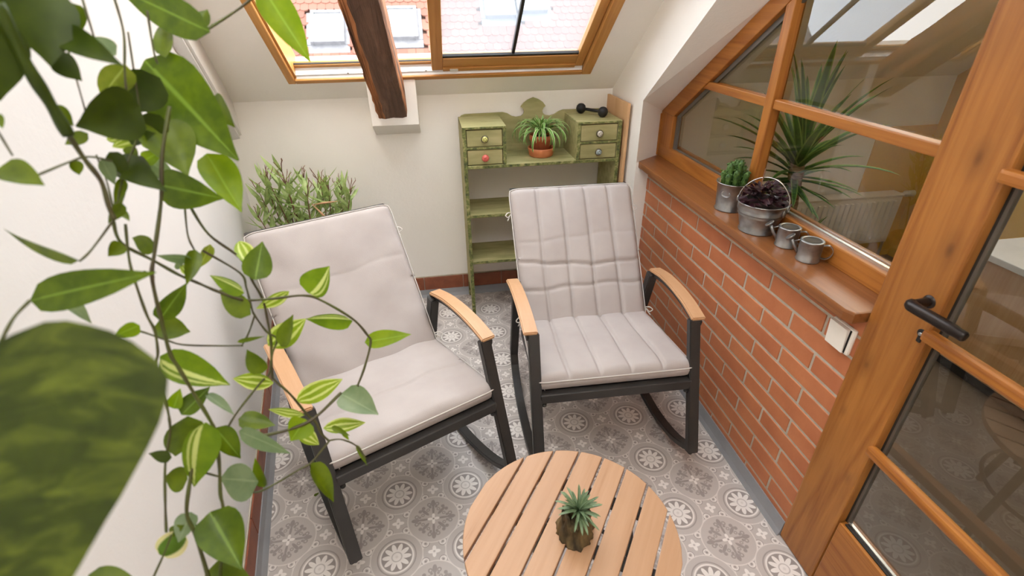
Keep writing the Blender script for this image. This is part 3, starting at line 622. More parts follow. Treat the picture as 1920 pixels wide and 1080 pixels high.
def pad_mesh(w0, w1, L, T, seams_u=(), seams_v=(), puff=.012, nu=110, nv=84, wr=0.0, seed=0, depth=.012):
    """quilted cushion: u across, v along, z out of the face"""
    bm = B(); r = random.Random(seed); ph = [r.uniform(0, 6) for _ in range(6)]
    def edge(d, R): return 1 - (1 - min(1, d / R)) ** 2.2 if d < R else 1
    top, bot = [], []
    for j in range(nv + 1):
        v = j / nv; v = v + .06 * math.sin(2 * math.pi * v) / (2 * math.pi) * -1; w = w0 + (w1 - w0) * v
        ra, rb = [], []
        for i in range(nu + 1):
            u = -1 + 2 * i / nu; x = u * w / 2; y = v * L
            du = (1 - abs(u)) * w / 2; dv = min(v, 1 - v) * L
            e = math.sqrt(max(0, edge(du, .030))) * math.sqrt(max(0, edge(dv, .030)))
            z = T * .5 * e + puff * (1 - u ** 4) * (1 - (2 * v - 1) ** 6) * e
            for k, su in enumerate(seams_u):
                off = su + .010 * math.sin(v * 5 + ph[k % 6])
                z -= depth * math.exp(-((u - off) * w / 2 / .0055) ** 2) * e
                z -= 0
            for k, (sv, amp, un) in enumerate(seams_v):
                o = sv + un * math.sin(u * 2.2 + ph[(k + 2) % 6]) + .006 * math.sin(u * 9 + ph[k % 6])
                z -= amp * math.exp(-((v - o) * L / .0065) ** 2) * e
            if wr: z += wr * e * (math.sin(v * 17 + 2.2 * math.sin(u * 2.4 + ph[3]) + ph[1]) * (.4 + .6 * abs(u)) + .7 * math.sin(u * 9 + v * 11 + ph[4]) + .5 * math.sin(v * 41 + u * 7 + ph[5]) * abs(u) ** 3)
            if seams_u:
                sp_ = [-1] + sorted(seams_u) + [1]
                for a_, b_ in zip(sp_, sp_[1:]):
                    if a_ <= u <= b_: z += .006 * (1 - (2 * (u - a_) / (b_ - a_) - 1) ** 4) * e
            rx = 1.0 - .018 * (1 - edge(dv, .045)); ry = (1 - edge(du, .045)) * .010 * (1 if v < .5 else -1)
            ra.append(bm.verts.new((x * rx, y + ry, z))); rb.append(bm.verts.new((x * rx, y + ry, -T * .5 * e - .001)))
        top.append(ra); bot.append(rb)
    for j in range(nv):
        for i in range(nu):
            bm.faces.new((top[j][i], top[j][i + 1], top[j + 1][i + 1], top[j + 1][i])); bm.faces.new((bot[j][i], bot[j + 1][i], bot[j + 1][i + 1], bot[j][i + 1]))
    rim = [(top[0][i], bot[0][i]) for i in range(nu + 1)] + [(top[j][nu], bot[j][nu]) for j in range(1, nv + 1)] + [(top[nv][i], bot[nv][i]) for i in range(nu - 1, -1, -1)] + [(top[j][0], bot[j][0]) for j in range(nv - 1, 0, -1)]
    for a, b in zip(rim, rim[1:] + rim[:1]): bm.faces.new((a[0], b[0], b[1], a[1]))
    pts = [((a.co + b.co) / 2) for a, b in rim]
    bmesh.ops.recalc_face_normals(bm, faces=bm.faces[:])
    for f in bm.faces: f.smooth = True
    return bm, pts
def plane_mat(o, v, n=None):
    """matrix with x across, y along v, z out of the face, at o"""
    x = Vector((1, 0, 0)); y = Vector(v).normalized(); z = x.cross(y)
    m = Matrix.Identity(4)
    for i in range(3): m[i][0], m[i][1], m[i][2], m[i][3] = x[i], y[i], z[i], o[i]
    return m
def cushion(loc, rz, label, su, sv_back, sv_seat, seed, wr, puff):
    t = thing('chair_cushion', label, 'cushion', loc, rz)
    sm = plane_mat((0, .088, .444), (0, .44, -.042)); bmx = plane_mat((0, .5085, .391), (0, .389, .484))
    for nm, mx, (w0, w1, L, T), sv in (('seat_pad', sm, (.600, .560, .462, .060), sv_seat), ('back_pad', bmx, (.545, .566, .640, .056), sv_back)):
        bm, rim = pad_mesh(w0, w1, L, T, su, sv, puff=puff, wr=wr, seed=seed + len(nm), depth=.009)
        bmesh.ops.transform(bm, matrix=mx, verts=bm.verts[:])
        p = obj(nm, bm, 'cloth', t, True, smooth=True)
        q = [mx @ Vector((v.x * 1.004, v.y, v.z + .012)) for v in rim]; q.append(q[0])
        obj('piping', tube(B(), q, .0028, 5, caps=False), 'piping', p, True)
    for s in (-1, 1):
        for (y, z) in ((.86, .80), (.545, .44)):
            x = s * .276; k = [(x, y, z), (x + s * .018, y - .012, z + .006), (x + s * .03, y - .02, z - .004), (x + s * .018, y - .018, z - .014), (x + s * .004, y - .004, z - .004), (x + s * .022, y - .022, z - .03)]
            obj('tie', tube(B(), spline(k, 4), .0025, 5), 'tie', t, True, label='white knotted tie tape')
RP, LP = ((-.500, -.850, 0), -.025), ((-1.166, -.961, 0), .434)
chair(RP[0], RP[1], 'dark metal rocking chair with pale wooden armrests beside the brick wall', 'rocking chairs')
chair(LP[0], LP[1], 'dark metal rocking chair with pale wooden armrests in front of the bushy potted plant', 'rocking chairs')
cushion(RP[0], RP[1], 'grey quilted cushion with sewn channels on the rocking chair beside the brick wall', (-.585, -.19, .20, .59), ((.44, .012, .02), (.27, .009, .012), (.62, .003, .02)), (), 4, .0016, .010)
cushion(LP[0], LP[1], 'smooth pale grey cushion without channels on the rocking chair near the hanging vines', (), ((.63, .002, .02),), ((.42, .006, .02),), 9, .0028, .012)

# ------------------------------------------------------------------ round slatted table
tb = thing('round_table', 'round coffee table with a slatted pale wooden top', 'table', (-.815, -1.308, 0), -math.atan2(.576, .817))
R_, ZT = .281, .42
edges = [-.281, -.214, -.142, -.070, .002, .074, .146, .218, .281]
for i in range(8):
    a, b = edges[i] + .0035, edges[i + 1] - .0035
    def half(x): return math.sqrt(max(0, R_ * R_ - x * x))
    xs = [a + (b - a) * k / 6 for k in range(7)]
    pts = [(x, half(x)) for x in xs] + [(x, -half(x)) for x in xs[::-1]]
    q = []
    for p in pts:
        if not q or (Vector(p) - Vector(q[-1])).length > 1e-4: q.append(p)
    obj('slat', prism(B(), q, 'Z', ZT - .020, ZT, bev=.0025), 'slat', tb, True)
for y in (-.16, .0, .16):
    h = math.sqrt(R_ ** 2 - y * y) - .03; obj('support_bar', bx(-h, h, y - .016, y + .016, ZT - .042, ZT - .0205, bev=.002), 'metal', tb, True)
for k in range(4):
    a = math.pi / 4 + k * math.pi / 2; obj('leg', tube(B(), [(.175 * math.cos(a), .175 * math.sin(a), ZT - .04), (.235 * math.cos(a), .235 * math.sin(a), 0.0)], .013, 10), 'metal', tb, True)
obj('leg_ring', tube(B(), [(.207 * math.cos(i * math.pi / 16), .207 * math.sin(i * math.pi / 16), .19) for i in range(33)], .007, 6, caps=False), 'metal', tb, True)

# ------------------------------------------------------------------ green bookshelf
sh = thing('green_bookshelf', 'worn green painted bookshelf with four small drawers against the back wall', 'bookshelf', (-.52, .58, 0))
def board(name, bm, parent=sh):
    bm.normal_update()
    for f in bm.faces: f.material_index = 1 if f.normal.y < -.8 else 0
    return obj(name, bm, ['green', 'green_edge'], parent)
side = [(.431, 0), (.462, 0), (.470, .10), (.52, .15), (.62, .15), (.67, .10), (.678, 0), (.703, 0), (.703, 1.098), (.431, 1.098)]
board('side_panel', prism(B(), side, 'X', -.933, -.914)); board('side_panel', prism(B(), side, 'X', -.129, -.110))
board('desk_shelf', bx(-.914, -.129, .431, .703, .888, .905, bev=.0015))
for z in (.620, .342): board('shelf', bx(-.914, -.129, .433, .69, z, z + .018, bev=.0015))
pr_ = [(-.933, .70), (-.933, 1.085), (-.915, 1.104), (-.895, 1.110), (-.69, 1.112), (-.665, 1.105), (-.640, 1.090), (-.615, 1.084), (-.590, 1.088), (-.576, 1.098), (-.572, 1.112), (-.578, 1.126), (-.590, 1.136), (-.575, 1.156), (-.552, 1.171), (-.53, 1.179)]
cx = -.5215; pr_ = pr_ + [(cx, 1.182)] + [(2 * cx - x, z) for x, z in pr_[::-1]]
pr_[0] = (-.933, .888); pr_[-1] = (2 * cx + .933, .888)
obj('back_panel', prism(B(), pr_, 'Y', .703, .714), 'green', sh)
for k, (xa, xb, xi0, xi1) in enumerate(((-.933, -.713, -.730, -.713), (-.345, -.110, -.345, -.328))):
    board('box_top', bx(xa, xb, .429, .703, 1.086, 1.099, bev=.002)); board('box_side', bx(xi0, xi1, .431, .703, .905, 1.086)); 
    l, r = (-.914, xi0) if k == 0 else (xi1, -.129)
    board('box_divider', bx(l, r, .431, .703, .987, .998))
    for z0, z1 in ((.999, 1.084), (.907, .986)):
        d = obj('drawer', bx(l + .003, r - .003, .434, .450, z0 + .002, z1 - .003, bev=.002), 'green', sh)
        bm = bx(l + .006, r - .006, .450, .68, z0 + .004, z0 + .055); obj('drawer_box', bm, 'ply', d)
        kc = {(0, .999): ('knob_yellow', (198, 196, 110)), (0, .907): ('knob_red', (200, 92, 80)), (1, .999): ('knob_clear', (204, 198, 184)), (1, .907): ('knob_blue', (150, 168, 172))}[(k, z0)]
        if kc[0] not in MAT: MAT[kc[0]] = plain(kc[0], kc[1], tuple(min(255, v + 25) for v in kc[1]), .2, scale=120)
        if 'knob_ring' not in MAT: MAT['knob_ring'] = plain('knob_ring', (96, 88, 70), (130, 120, 98), .35, .6)
        xk, zk = (l + r) / 2, (z0 + z1) / 2 - .003
        bm = lathe(B(), [(.007, -.012), (.007, 0), (.0165, .004), (.0185, .010), (.0165, .016), (.014, .017)], 20); n0 = len(bm.faces); lathe(bm, [(.014, .017), (.011, .020), (.005, .021), (0, .021)], 20, mi=1)
        for i in range(5): lathe(bm, [(.0028, .0195), (.002, .0225), (0, .023)], 6, (.0075 * math.cos(i * 1.2566), .0075 * math.sin(i * 1.2566), 0))
        o = obj('knob', bm, [kc[0] if kc[0] == 'knob_red' else 'knob_ring', kc[0]], d, local=True, label={'knob_yellow': 'yellow-green glass knob', 'knob_red': 'red knob with flower rosette', 'knob_clear': 'clear glass knob', 'knob_blue': 'pale blue glass knob'}[kc[0]])
        o.rotation_euler = (math.pi / 2, 0, 0); o.location = Vector((xk, .434, zk)) - Vector((-.52, .58, 0))
pb = thing('plywood_board', 'plain light wooden board standing between green bookshelf and white wall', 'board', (-.09, .56, 0))
obj('board_sheet', prism(B(), [(.405, 0), (.722, 0), (.722, 1.182), (.405, 1.182)], 'X', -.099, -.084, bev=.001), 'ply', pb)
db = thing('dumbbell', 'black iron dumbbell lying on top of the green bookshelf', 'dumbbell', (-.229, .582, 1.099), math.atan2(-.139, .09))
for s in (-1, 1):
    obj('weight_ball', lathe(B(), [(0, -.027), (.013, -.0237), (.0225, -.015), (.027, 0), (.0225, .015), (.013, .0237), (0, .027)], 20, (s * .075, 0, .027)), 'black_iron', db, True, smooth=True)
obj('grip', tube(B(), [(-.055, 0, .027), (-.02, 0, .027), (.02, 0, .027), (.055, 0, .027)], [.007, .0085, .0085, .007], 10), 'black_iron', db, True)

# ------------------------------------------------------------------ plants on furniture
def add_leaf(name, parent, mesh, loc, rot, sc):
    o = bpy.data.objects.new(name, mesh); C.objects.link(o); o.parent = parent; o.location = loc; o.rotation_euler = rot; o.scale = sc; return o
def mesh_of(bm, m):
    me = bpy.data.meshes.new('leaf'); bm.to_mesh(me); bm.free(); me.materials.append(MAT[m]); return me
def strap(L, w, a0, droop, n=12, fold=.25, taper=.5):
    """arching strap leaf in the x-z plane starting at the origin"""
    bm = B(); uvl = bm.loops.layers.uv.new('UVMap'); p = Vector((0, 0, 0)); a = a0; rows = []
    for i in range(n + 1):
        t = i / n; ww = w / 2 * min(1, .6 + 3 * t) * (1 - t ** 2.2) ** taper + .0004; nn = Vector((-math.sin(a), 0, math.cos(a)))
        rows.append([(bm.verts.new(p + Vector((0, u * ww, 0)) + nn * (abs(u) * ww * fold)), ((u + 1) / 2, t)) for u in (-1, 0, 1)])
        p = p + Vector((math.cos(a), 0, math.sin(a))) * (L / n); a -= droop / n * (0.4 + 1.2 * t)
    for q, s in zip(rows, rows[1:]):
        for i in range(2):
            k = (q[i], q[i + 1], s[i + 1], s[i]); f = bm.faces.new([z[0] for z in k]); f.smooth = True
            for lp, z in zip(f.loops, k): lp[uvl].uv = z[1]
    return bm
sp = thing('spider_plant', 'striped spider plant in a terracotta pot on the green bookshelf', 'potted plant', (-.505, .563, .905))
obj('saucer', lathe(B(), [(0, 0), (.058, 0), (.064, .006), (.071, .040), (.071, .046), (.066, .046), (.060, .010), (0, .008)], 28), 'saucer', sp, True)
obj('pot', lathe(B(), [(0, .009), (.046, .009), (.058, .085), (.063, .086), (.064, .112), (.057, .112), (.054, .098), (0, .096)], 28), 'terracotta', sp, True)
obj('soil', lathe(B(), [(0, .103), (.03, .102), (.055, .098)], 16), 'soil', sp, True)
rp = random.Random(21)
sm = [mesh_of(strap(L, .017, a, d), 'spider') for L, a, d in ((.21, 1.25, 2.6), (.25, 1.05, 3.2), (.28, .95, 3.8), (.15, 1.4, 1.0), (.22, .8, 2.9), (.30, 1.15, 4.3))]
for i in range(62):
    k = i % 6; add_leaf('leaf', sp, sm[k], (rp.uniform(-.012, .012), rp.uniform(-.012, .012), .10), (rp.uniform(-.1, .1), rp.uniform(-.12, .12), i * 2.39996 + rp.uniform(-.3, .3)), (rp.uniform(.7, 1.0) if k != 3 else .8,) * 3)
def zinc_pot(name, label, loc, rz, r0, r1, h, rings=(), cat='potted plant'):
    t = thing(name, label, cat, loc, rz)
    pf = [(0, 0), (r0 + .003, 0), (r0 + .004, .004), (r0, .008)]
    for zr in rings:
        rr = r0 + (r1 - r0) * zr / h; pf += [(rr, zr - .004), (rr + .003, zr), (rr, zr + .004)]
    pf += [(r1 - .001, h - .004), (r1 + .003, h - .002), (r1 + .003, h + .001), (r1 - .002, h), (r1 - .005, h - .02), (0, h - .022)]
    obj('pot', lathe(B(), pf, 40), 'zinc', t, True)
    obj('soil', lathe(B(), [(0, h - .010), (r1 * .5, h - .012), (r1 - .004, h - .016)], 20), 'soil', t, True)
    return t
z1 = zinc_pot('succulent_pot', 'small straight zinc pot with knobbly green succulent on the wooden sill', (.036, -.402, .9205), 0, .050, .060, .108)
th = math.atan2(-.83, -.55) ; em = B()
for (a, b, c) in ((.017, .011, .0018), (.0135, .008, .0012)):
    pts = [Vector((0, a * math.cos(i * math.pi / 12), b * math.sin(i * math.pi / 12))) for i in range(25)]; tube(em, pts, c, 5, caps=False)
for i in range(3): tube(em, [Vector((0, -.008 + i * .002, .004 - i * .004)), Vector((0, .008 - i * .002, .004 - i * .004))], .0009, 4)
e = obj('embossed_badge', em, 'zinc', z1, True); e.rotation_euler = (0, 0, th - .35); e.location = (.0545 * math.cos(th - .35), .0545 * math.sin(th - .35), .070)
rc = random.Random(4)
for i in range(13):
    a = i * 2.4; r = .040 * math.sqrt(i / 13); hh = rc.uniform(.075, .115) * (1.1 if i < 5 else .62); lean = Vector((math.cos(a), math.sin(a), 0)) * (r * .35)
    bm = B(); base = Vector((r * math.cos(a), r * math.sin(a), .095))
    tube(bm, [base + lean * t + Vector((0, 0, hh * t)) for t in [k / 9 for k in range(10)]], [.0095 + .0022 * (k % 2) for k in range(9)] + [.004], 7)
    for k in range(16):
        q = base + lean * (k / 16) + Vector((0, 0, hh * (k + .5) / 16)); b = k * 2.4; d = Vector((math.cos(b), math.sin(b), .5)); tube(bm, [q + d * .007, q + d * .0118, q + d * .0132], [.0034, .0032, .001], 4)
    obj('stem', bm, 'cactus', z1, True)
z2 = zinc_pot('begonia_bucket', 'zinc bucket with wire handle holding a dark purple leafed plant', (.022, -.612, .9205), 0, .058, .080, .105, rings=(.062, .072))
hd = math.atan2(-.80, .60); hx, hy = math.cos(hd), math.sin(hd)
obj('bail_handle', tube(B(), spline([(hx * .083, hy * .083, .098), (hx * .078, hy * .078, .135), (hx * .045, hy * .045, .175), (0, 0, .188), (-hx * .045, -hy * .045, .170), (-hx * .078, -hy * .078, .13), (-hx * .083, -hy * .083, .098)], 6), .0022, 6), 'chrome', z2, True)
for s in (-1, 1):
    ring = [Vector((s * hx * .0835 - hy * .011 * math.cos(i * math.pi / 8), s * hy * .0835 + hx * .011 * math.cos(i * math.pi / 8), .098 + .011 * math.sin(i * math.pi / 8))) for i in range(17)]
    bm = tube(B(), ring, .0025, 5, caps=False); o = obj('lug', bm, 'zinc', z2, True)
    bm = B(); lathe(bm, [(0, 0), (.016, 0), (.017, .003), (0, .005)], 18); q = obj('lug_plate', bm, 'zinc', z2, True); q.rotation_euler = (0, math.pi / 2, math.atan2(s * hy, s * hx)); q.location = (s * hx * .074, s * hy * .074, .080)
rb = random.Random(12); bg = [mesh_of(leaf_mesh((0, 0, 0), (.028, 0, .004), (0, 1, 0), .027, 'heart', .22, .12, 8, .05), 'begonia'), mesh_of(leaf_mesh((0, 0, 0), (.023, 0, .004), (0, 1, 0), .023, 'round', .3, .2, 8, .08), 'begonia')]
for i in range(110):
    a = i * 2.4; r = .076 * math.sqrt(i / 110); zz = .108 + .050 * (1 - (r / .076) ** 2) + rb.uniform(-.012, .012)
    add_leaf('leaf', z2, bg[i % 2], (r * math.cos(a) * .85, r * math.sin(a) * .85, zz), (rb.uniform(-.5, .5), rb.uniform(-.2, .7) - .3 * (1 - r / .075), a + rb.uniform(-.7, .7)), (rb.uniform(.75, 1.15),) * 3)
obj('flower_stalk', tube(B(), spline([(-.012, .01, .13), (-.014, .012, .17), (-.012, .012, .20), (-.010, .016, .215)], 4), [.0018] * 12 + [.001], 5), 'twig', z2, True)
def can(loc, rz, label):
    t = thing('watering_can', label, 'watering can', loc, rz)
    obj('body', lathe(B(), [(0, 0), (.0335, 0), (.0345, .003), (.033, .005), (.033, .060), (.0345, .062), (.0345, .066), (.031, .067), (.024, .066), (.022, .060), (.0, .058)], 30), 'zinc', t, True)
    obj('can_mouth', lathe(B(), [(0, .0655), (.022, .0655), (.0235, .068), (.025, .0665)], 20), 'zinc_lid', t, True)
    s = obj('spout', tube(B(), [(.030, 0, .018), (.045, 0, .038), (.058, 0, .062)], [.006, .0048, .004], 10), 'zinc', t, True)
    bm = tube(B(), [(.055, 0, .058), (.0605, 0, .064), (.063, 0, .067)], [.004, .015, .015], 16); obj('sprinkler_rose', bm, 'zinc', s, True)
    obj('handle', ribbon(B(), spline([(-.031, 0, .054), (-.048, 0, .058), (-.060, 0, .044), (-.058, 0, .026), (-.046, 0, .014), (-.032, 0, .014)], 5), .010, .002, Vector((0, 1, 0))), 'zinc', t, True)
    obj('brace', tube(B(), [(.025, 0, .064), (.050, 0, .052)], .0022, 6), 'zinc', t, True)
    return t
can((.040, -.748, .9205), math.atan2(.62, -.7), 'tiny zinc watering can right beside the zinc bucket on the sill')
can((.040, -.856, .9205), math.atan2(.62, -.7), 'tiny zinc watering can nearest the door on the sill')
sw = thing('light_switch', 'cream white light switch on the brick wall under sill end', 'switch', (0, -1.098, .815))
obj('switch_frame', bx(-.012, .002, -1.150, -1.068, .772, .854, bev=.007), 'switch', sw)
obj('key_gap_shade', bx(-.0128, -.010, -1.141, -1.074, .777, .849), 'dark', sw)  # dark plate paints the shade in the gap around the key
bm = prism(B(), [(-.017, .775), (-.023, .850), (-.013, .851), (-.013, .774)], 'Y', -1.137, -1.071, bev=.003); 
o = obj('rocker_key', bm, 'switch', sw)
# table plant in a tree stump planter
ts = thing('stump_planter', 'grey green succulent in a small tree stump planter on the round table', 'potted plant', (-.802, -1.305, .42))
bm = B(); rs = random.Random(2); nr, nz = 64, 14; rows = []
for j in range(nz + 1):
    t = j / nz; row = []
    for i in range(nr):
        a = 2 * math.pi * i / nr; r = .041 - .006 * t + .006 * (1 - t) ** 4 + .0015 * math.sin(t * 7) + .0026 * math.sin(a * 11 + 1.6 * math.sin(t * 6)) + .0018 * math.sin(a * 19 + t * 5) + .007 * max(0, math.sin(a * 3 + .6)) * (1 - t) ** 3
        zt = .082 + .008 * math.sin(a * 2 + 1.2) + (-.030 if abs(((a - 4.2 + math.pi) % (2 * math.pi)) - math.pi) < .42 else 0)
        row.append(bm.verts.new((r * math.cos(a), r * math.sin(a), zt * t)))
    rows.append(row)
inn = [bm.verts.new((v.co.x * .72, v.co.y * .72, v.co.z - .004)) for v in rows[-1]]; rows.append(inn); rows.append([bm.verts.new((v.co.x * .7, v.co.y * .7, .05)) for v in inn])
for a, b in zip(rows, rows[1:]):
    for i in range(nr): bm.faces.new((a[i], a[(i + 1) % nr], b[(i + 1) % nr], b[i]))
bm.faces.new(rows[0][::-1]); bm.faces.new(rows[-1]); bmesh.ops.recalc_face_normals(bm, faces=bm.faces[:])
obj('stump', bm, 'stump', ts, True, smooth=True)
sl_ = [mesh_of(strap(L, .0095, a, d, 8, .35), 'succulent') for L, a, d in ((.064, .62, .7), (.054, 1.05, .7), (.064, .35, .8), (.066, .15, .2))]
for i in range(44):
    low = i % 4 == 3; add_leaf('leaf', ts, sl_[i % 4], (.004, -.003 if not low else -.008, .090), (rp.uniform(-.2, .2), rp.uniform(-.25, .25), i * 2.39996), (rp.uniform(.75, 1.05),) * 3)
# oleander behind the left chair
ol = thing('oleander', 'bushy oleander with narrow leaves and bare red twigs in the back corner', 'potted plant', (-1.74, .42, 0))
obj('pot', lathe(B(), [(0, 0), (.11, 0), (.15, .24), (.158, .24), (.158, .27), (.145, .27), (.14, .24), (0, .23)], 28), 'terracotta', ol, True); obj('soil', lathe(B(), [(0, .25), (.142, .24)], 16), 'soil', ol, True)
olm = [mesh_of(leaf_mesh((0, 0, 0), (L, 0, 0), (0, 1, 0), w, 'lance', .2, c, 6), 'oleander') for L, w, c in ((.11, .026, .12), (.13, .028, .2), (.095, .024, .05))]
ro = random.Random(8)
tops = [(-.225, -.02, .90), (-.20, .03, .93), (-.16, -.03, .95), (-.10, .02, .99), (-.075, -.04, .93), (0.0, .01, .93), (.02, -.05, .88), (.085, .0, .92), (.13, -.03, .90), (.19, .0, .88), (.235, -.02, .87), (-.24, -.08, .80), (.05, .06, .86), (-.12, .08, .88), (.16, .07, .84)]
nleaf = 0
for tx, ty, tz in tops:
    tx = tx * .92 + .018
    b0 = Vector((tx * .25 + ro.uniform(-.03, .03), ro.uniform(-.04, .04), .23)); tp = Vector((tx, ty, tz - .05)); mid = (b0 + tp) / 2 + Vector((tx * .12, 0, .05)); pts = spline([b0, mid, tp], 8)
    s = obj('stem', tube(B(), pts, [.005 - .0035 * i / len(pts) for i in range(len(pts))], 5), 'twig', ol, True)
    for i in range(19):
        t = .42 + .58 * i / 18; p = pts[min(len(pts) - 1, int(t * (len(pts) - 1)))] + Vector((0, 0, ro.uniform(-.01, .01)))
        if nleaf < 298: add_leaf('leaf', ol, olm[i % 3], p, (ro.uniform(-.4, .4), -ro.uniform(.35, 1.15), ro.uniform(0, 6.28)), (ro.uniform(.75, 1.1),) * 3); nleaf += 1
    for q in range(3):
        d = Vector((ro.uniform(-.04, .04), ro.uniform(-.02, .02), ro.uniform(.04, .085)))
        obj('flower_twig', tube(B(), [tp - Vector((0, 0, .01)), tp + d * .5, tp + d * .8 + Vector((ro.uniform(-.01, .01), 0, 0)), tp + d], [.0022, .0018, .0022, .001], 4), 'twig', ol, True)
obj('dry_leaf', tube(B(), [(.06, -.10, .80), (.10, -.10, .74), (.13, -.10, .70)], [.002, .006, .002], 5), 'arm', ol, True, label='dry tan leaf'); obj('dry_leaf', tube(B(), [(.07, -.10, .795), (.12, -.10, .80), (.18, -.09, .80)], [.002, .006, .001], 5), 'arm', ol, True, label='dry tan leaf')
tag(obj('fallen_leaf', leaf_mesh((-1.648, -.722, .004), (-1.628, -.716, .006), (-.3, 1, .2), .012, 'ovate', .3, .1, 5), 'lp'), 'tiny fallen green leaf on the patterned floor beside the left skirting', 'leaf')

# ------------------------------------------------------------------ beyond the interior window
yu = thing('yucca', 'tall yucca palm standing behind the interior window pane', 'potted plant', (.70, .10, 0))
obj('pot', lathe(B(), [(0, 0), (.12, 0), (.16, .28), (.165, .30), (.15, .30), (.145, .27), (0, .26)], 28), 'white_board', yu, True); obj('soil', lathe(B(), [(0, .28), (.146, .27)], 16), 'soil', yu, True)
obj('trunk', tube(B(), [(.05 * (1 - t) - .01 * t, 0, .26 + .66 * t) for t in [k / 16 for k in range(17)]], [.040 + .003 * (k % 2) - .008 * k / 16 for k in range(17)], 14), 'yucca_bark', yu, True)
ym = [mesh_of(strap(L, w, a, d, 10, .35, .7), 'yucca') for L, w, a, d in ((.52, .048, 1.35, .25), (.50, .046, 1.05, .45), (.46, .045, .75, .6), (.40, .044, .45, .7), (.34, .04, .0, .5), (.26, .036, -.3, .3))]
ry = random.Random(31)
for i in range(58):
    k = min(5, int(i / 58 * 6)); zz = .96 - .16 * (i / 58)
    add_leaf('leaf', yu, ym[k], (-.01, 0, zz), (0, ry.uniform(-.12, .12), i * 2.39996 + ry.uniform(-.2, .2)), (ry.uniform(.8, 1.08),) * 3)
for i in range(12):
    add_leaf('leaf', yu, ym[1 + i % 2], (.06, -.05, .42), (0, ry.uniform(-.1, .2), i * 2.4), (.55,) * 3)
ra = thing('radiator', 'white panel radiator on the wall behind the interior window', 'radiator', (1.5, .66, .15))
bm = bx(1.02, 1.93, .60, .68, .17, .50, bev=.006)
for i in range(22): box(bm, 1.05 + i * .039, 1.05 + i * .039 + .020, .590, .602, .20, .47, bev=.004)
obj('panel', bm, 'radiator', ra); obj('top_grille', bx(1.02, 1.93, .595, .685, .50, .512, bev=.003), 'radiator', ra)
obj('valve', tube(B(), [(1.93, .63, .50), (1.965, .63, .50), (1.97, .63, .50), (2.03, .63, .50)], [.010, .010, .020, .022], 12), 'radiator', ra)
obj('pipe', tube(B(), [(1.95, .64, .50), (1.95, .64, 0.0)], .009, 8), 'radiator', ra)
tg = thing('white_sideboard', 'low white cabinet standing beyond the glazed door', 'cabinet', (1.55, -.75, 0))
obj('carcass', bx(1.35, 1.95, -1.1, -.35, .06, .60, bev=.006), 'ply', tg); obj('worktop', bx(1.32, 1.98, -1.13, -.32, .60, .63, bev=.004), 'white_board', tg); obj('plinth', bx(1.38, 1.95, -1.08, -.37, 0, .06), 'dark', tg)

# ------------------------------------------------------------------ hanging vines close to the camera

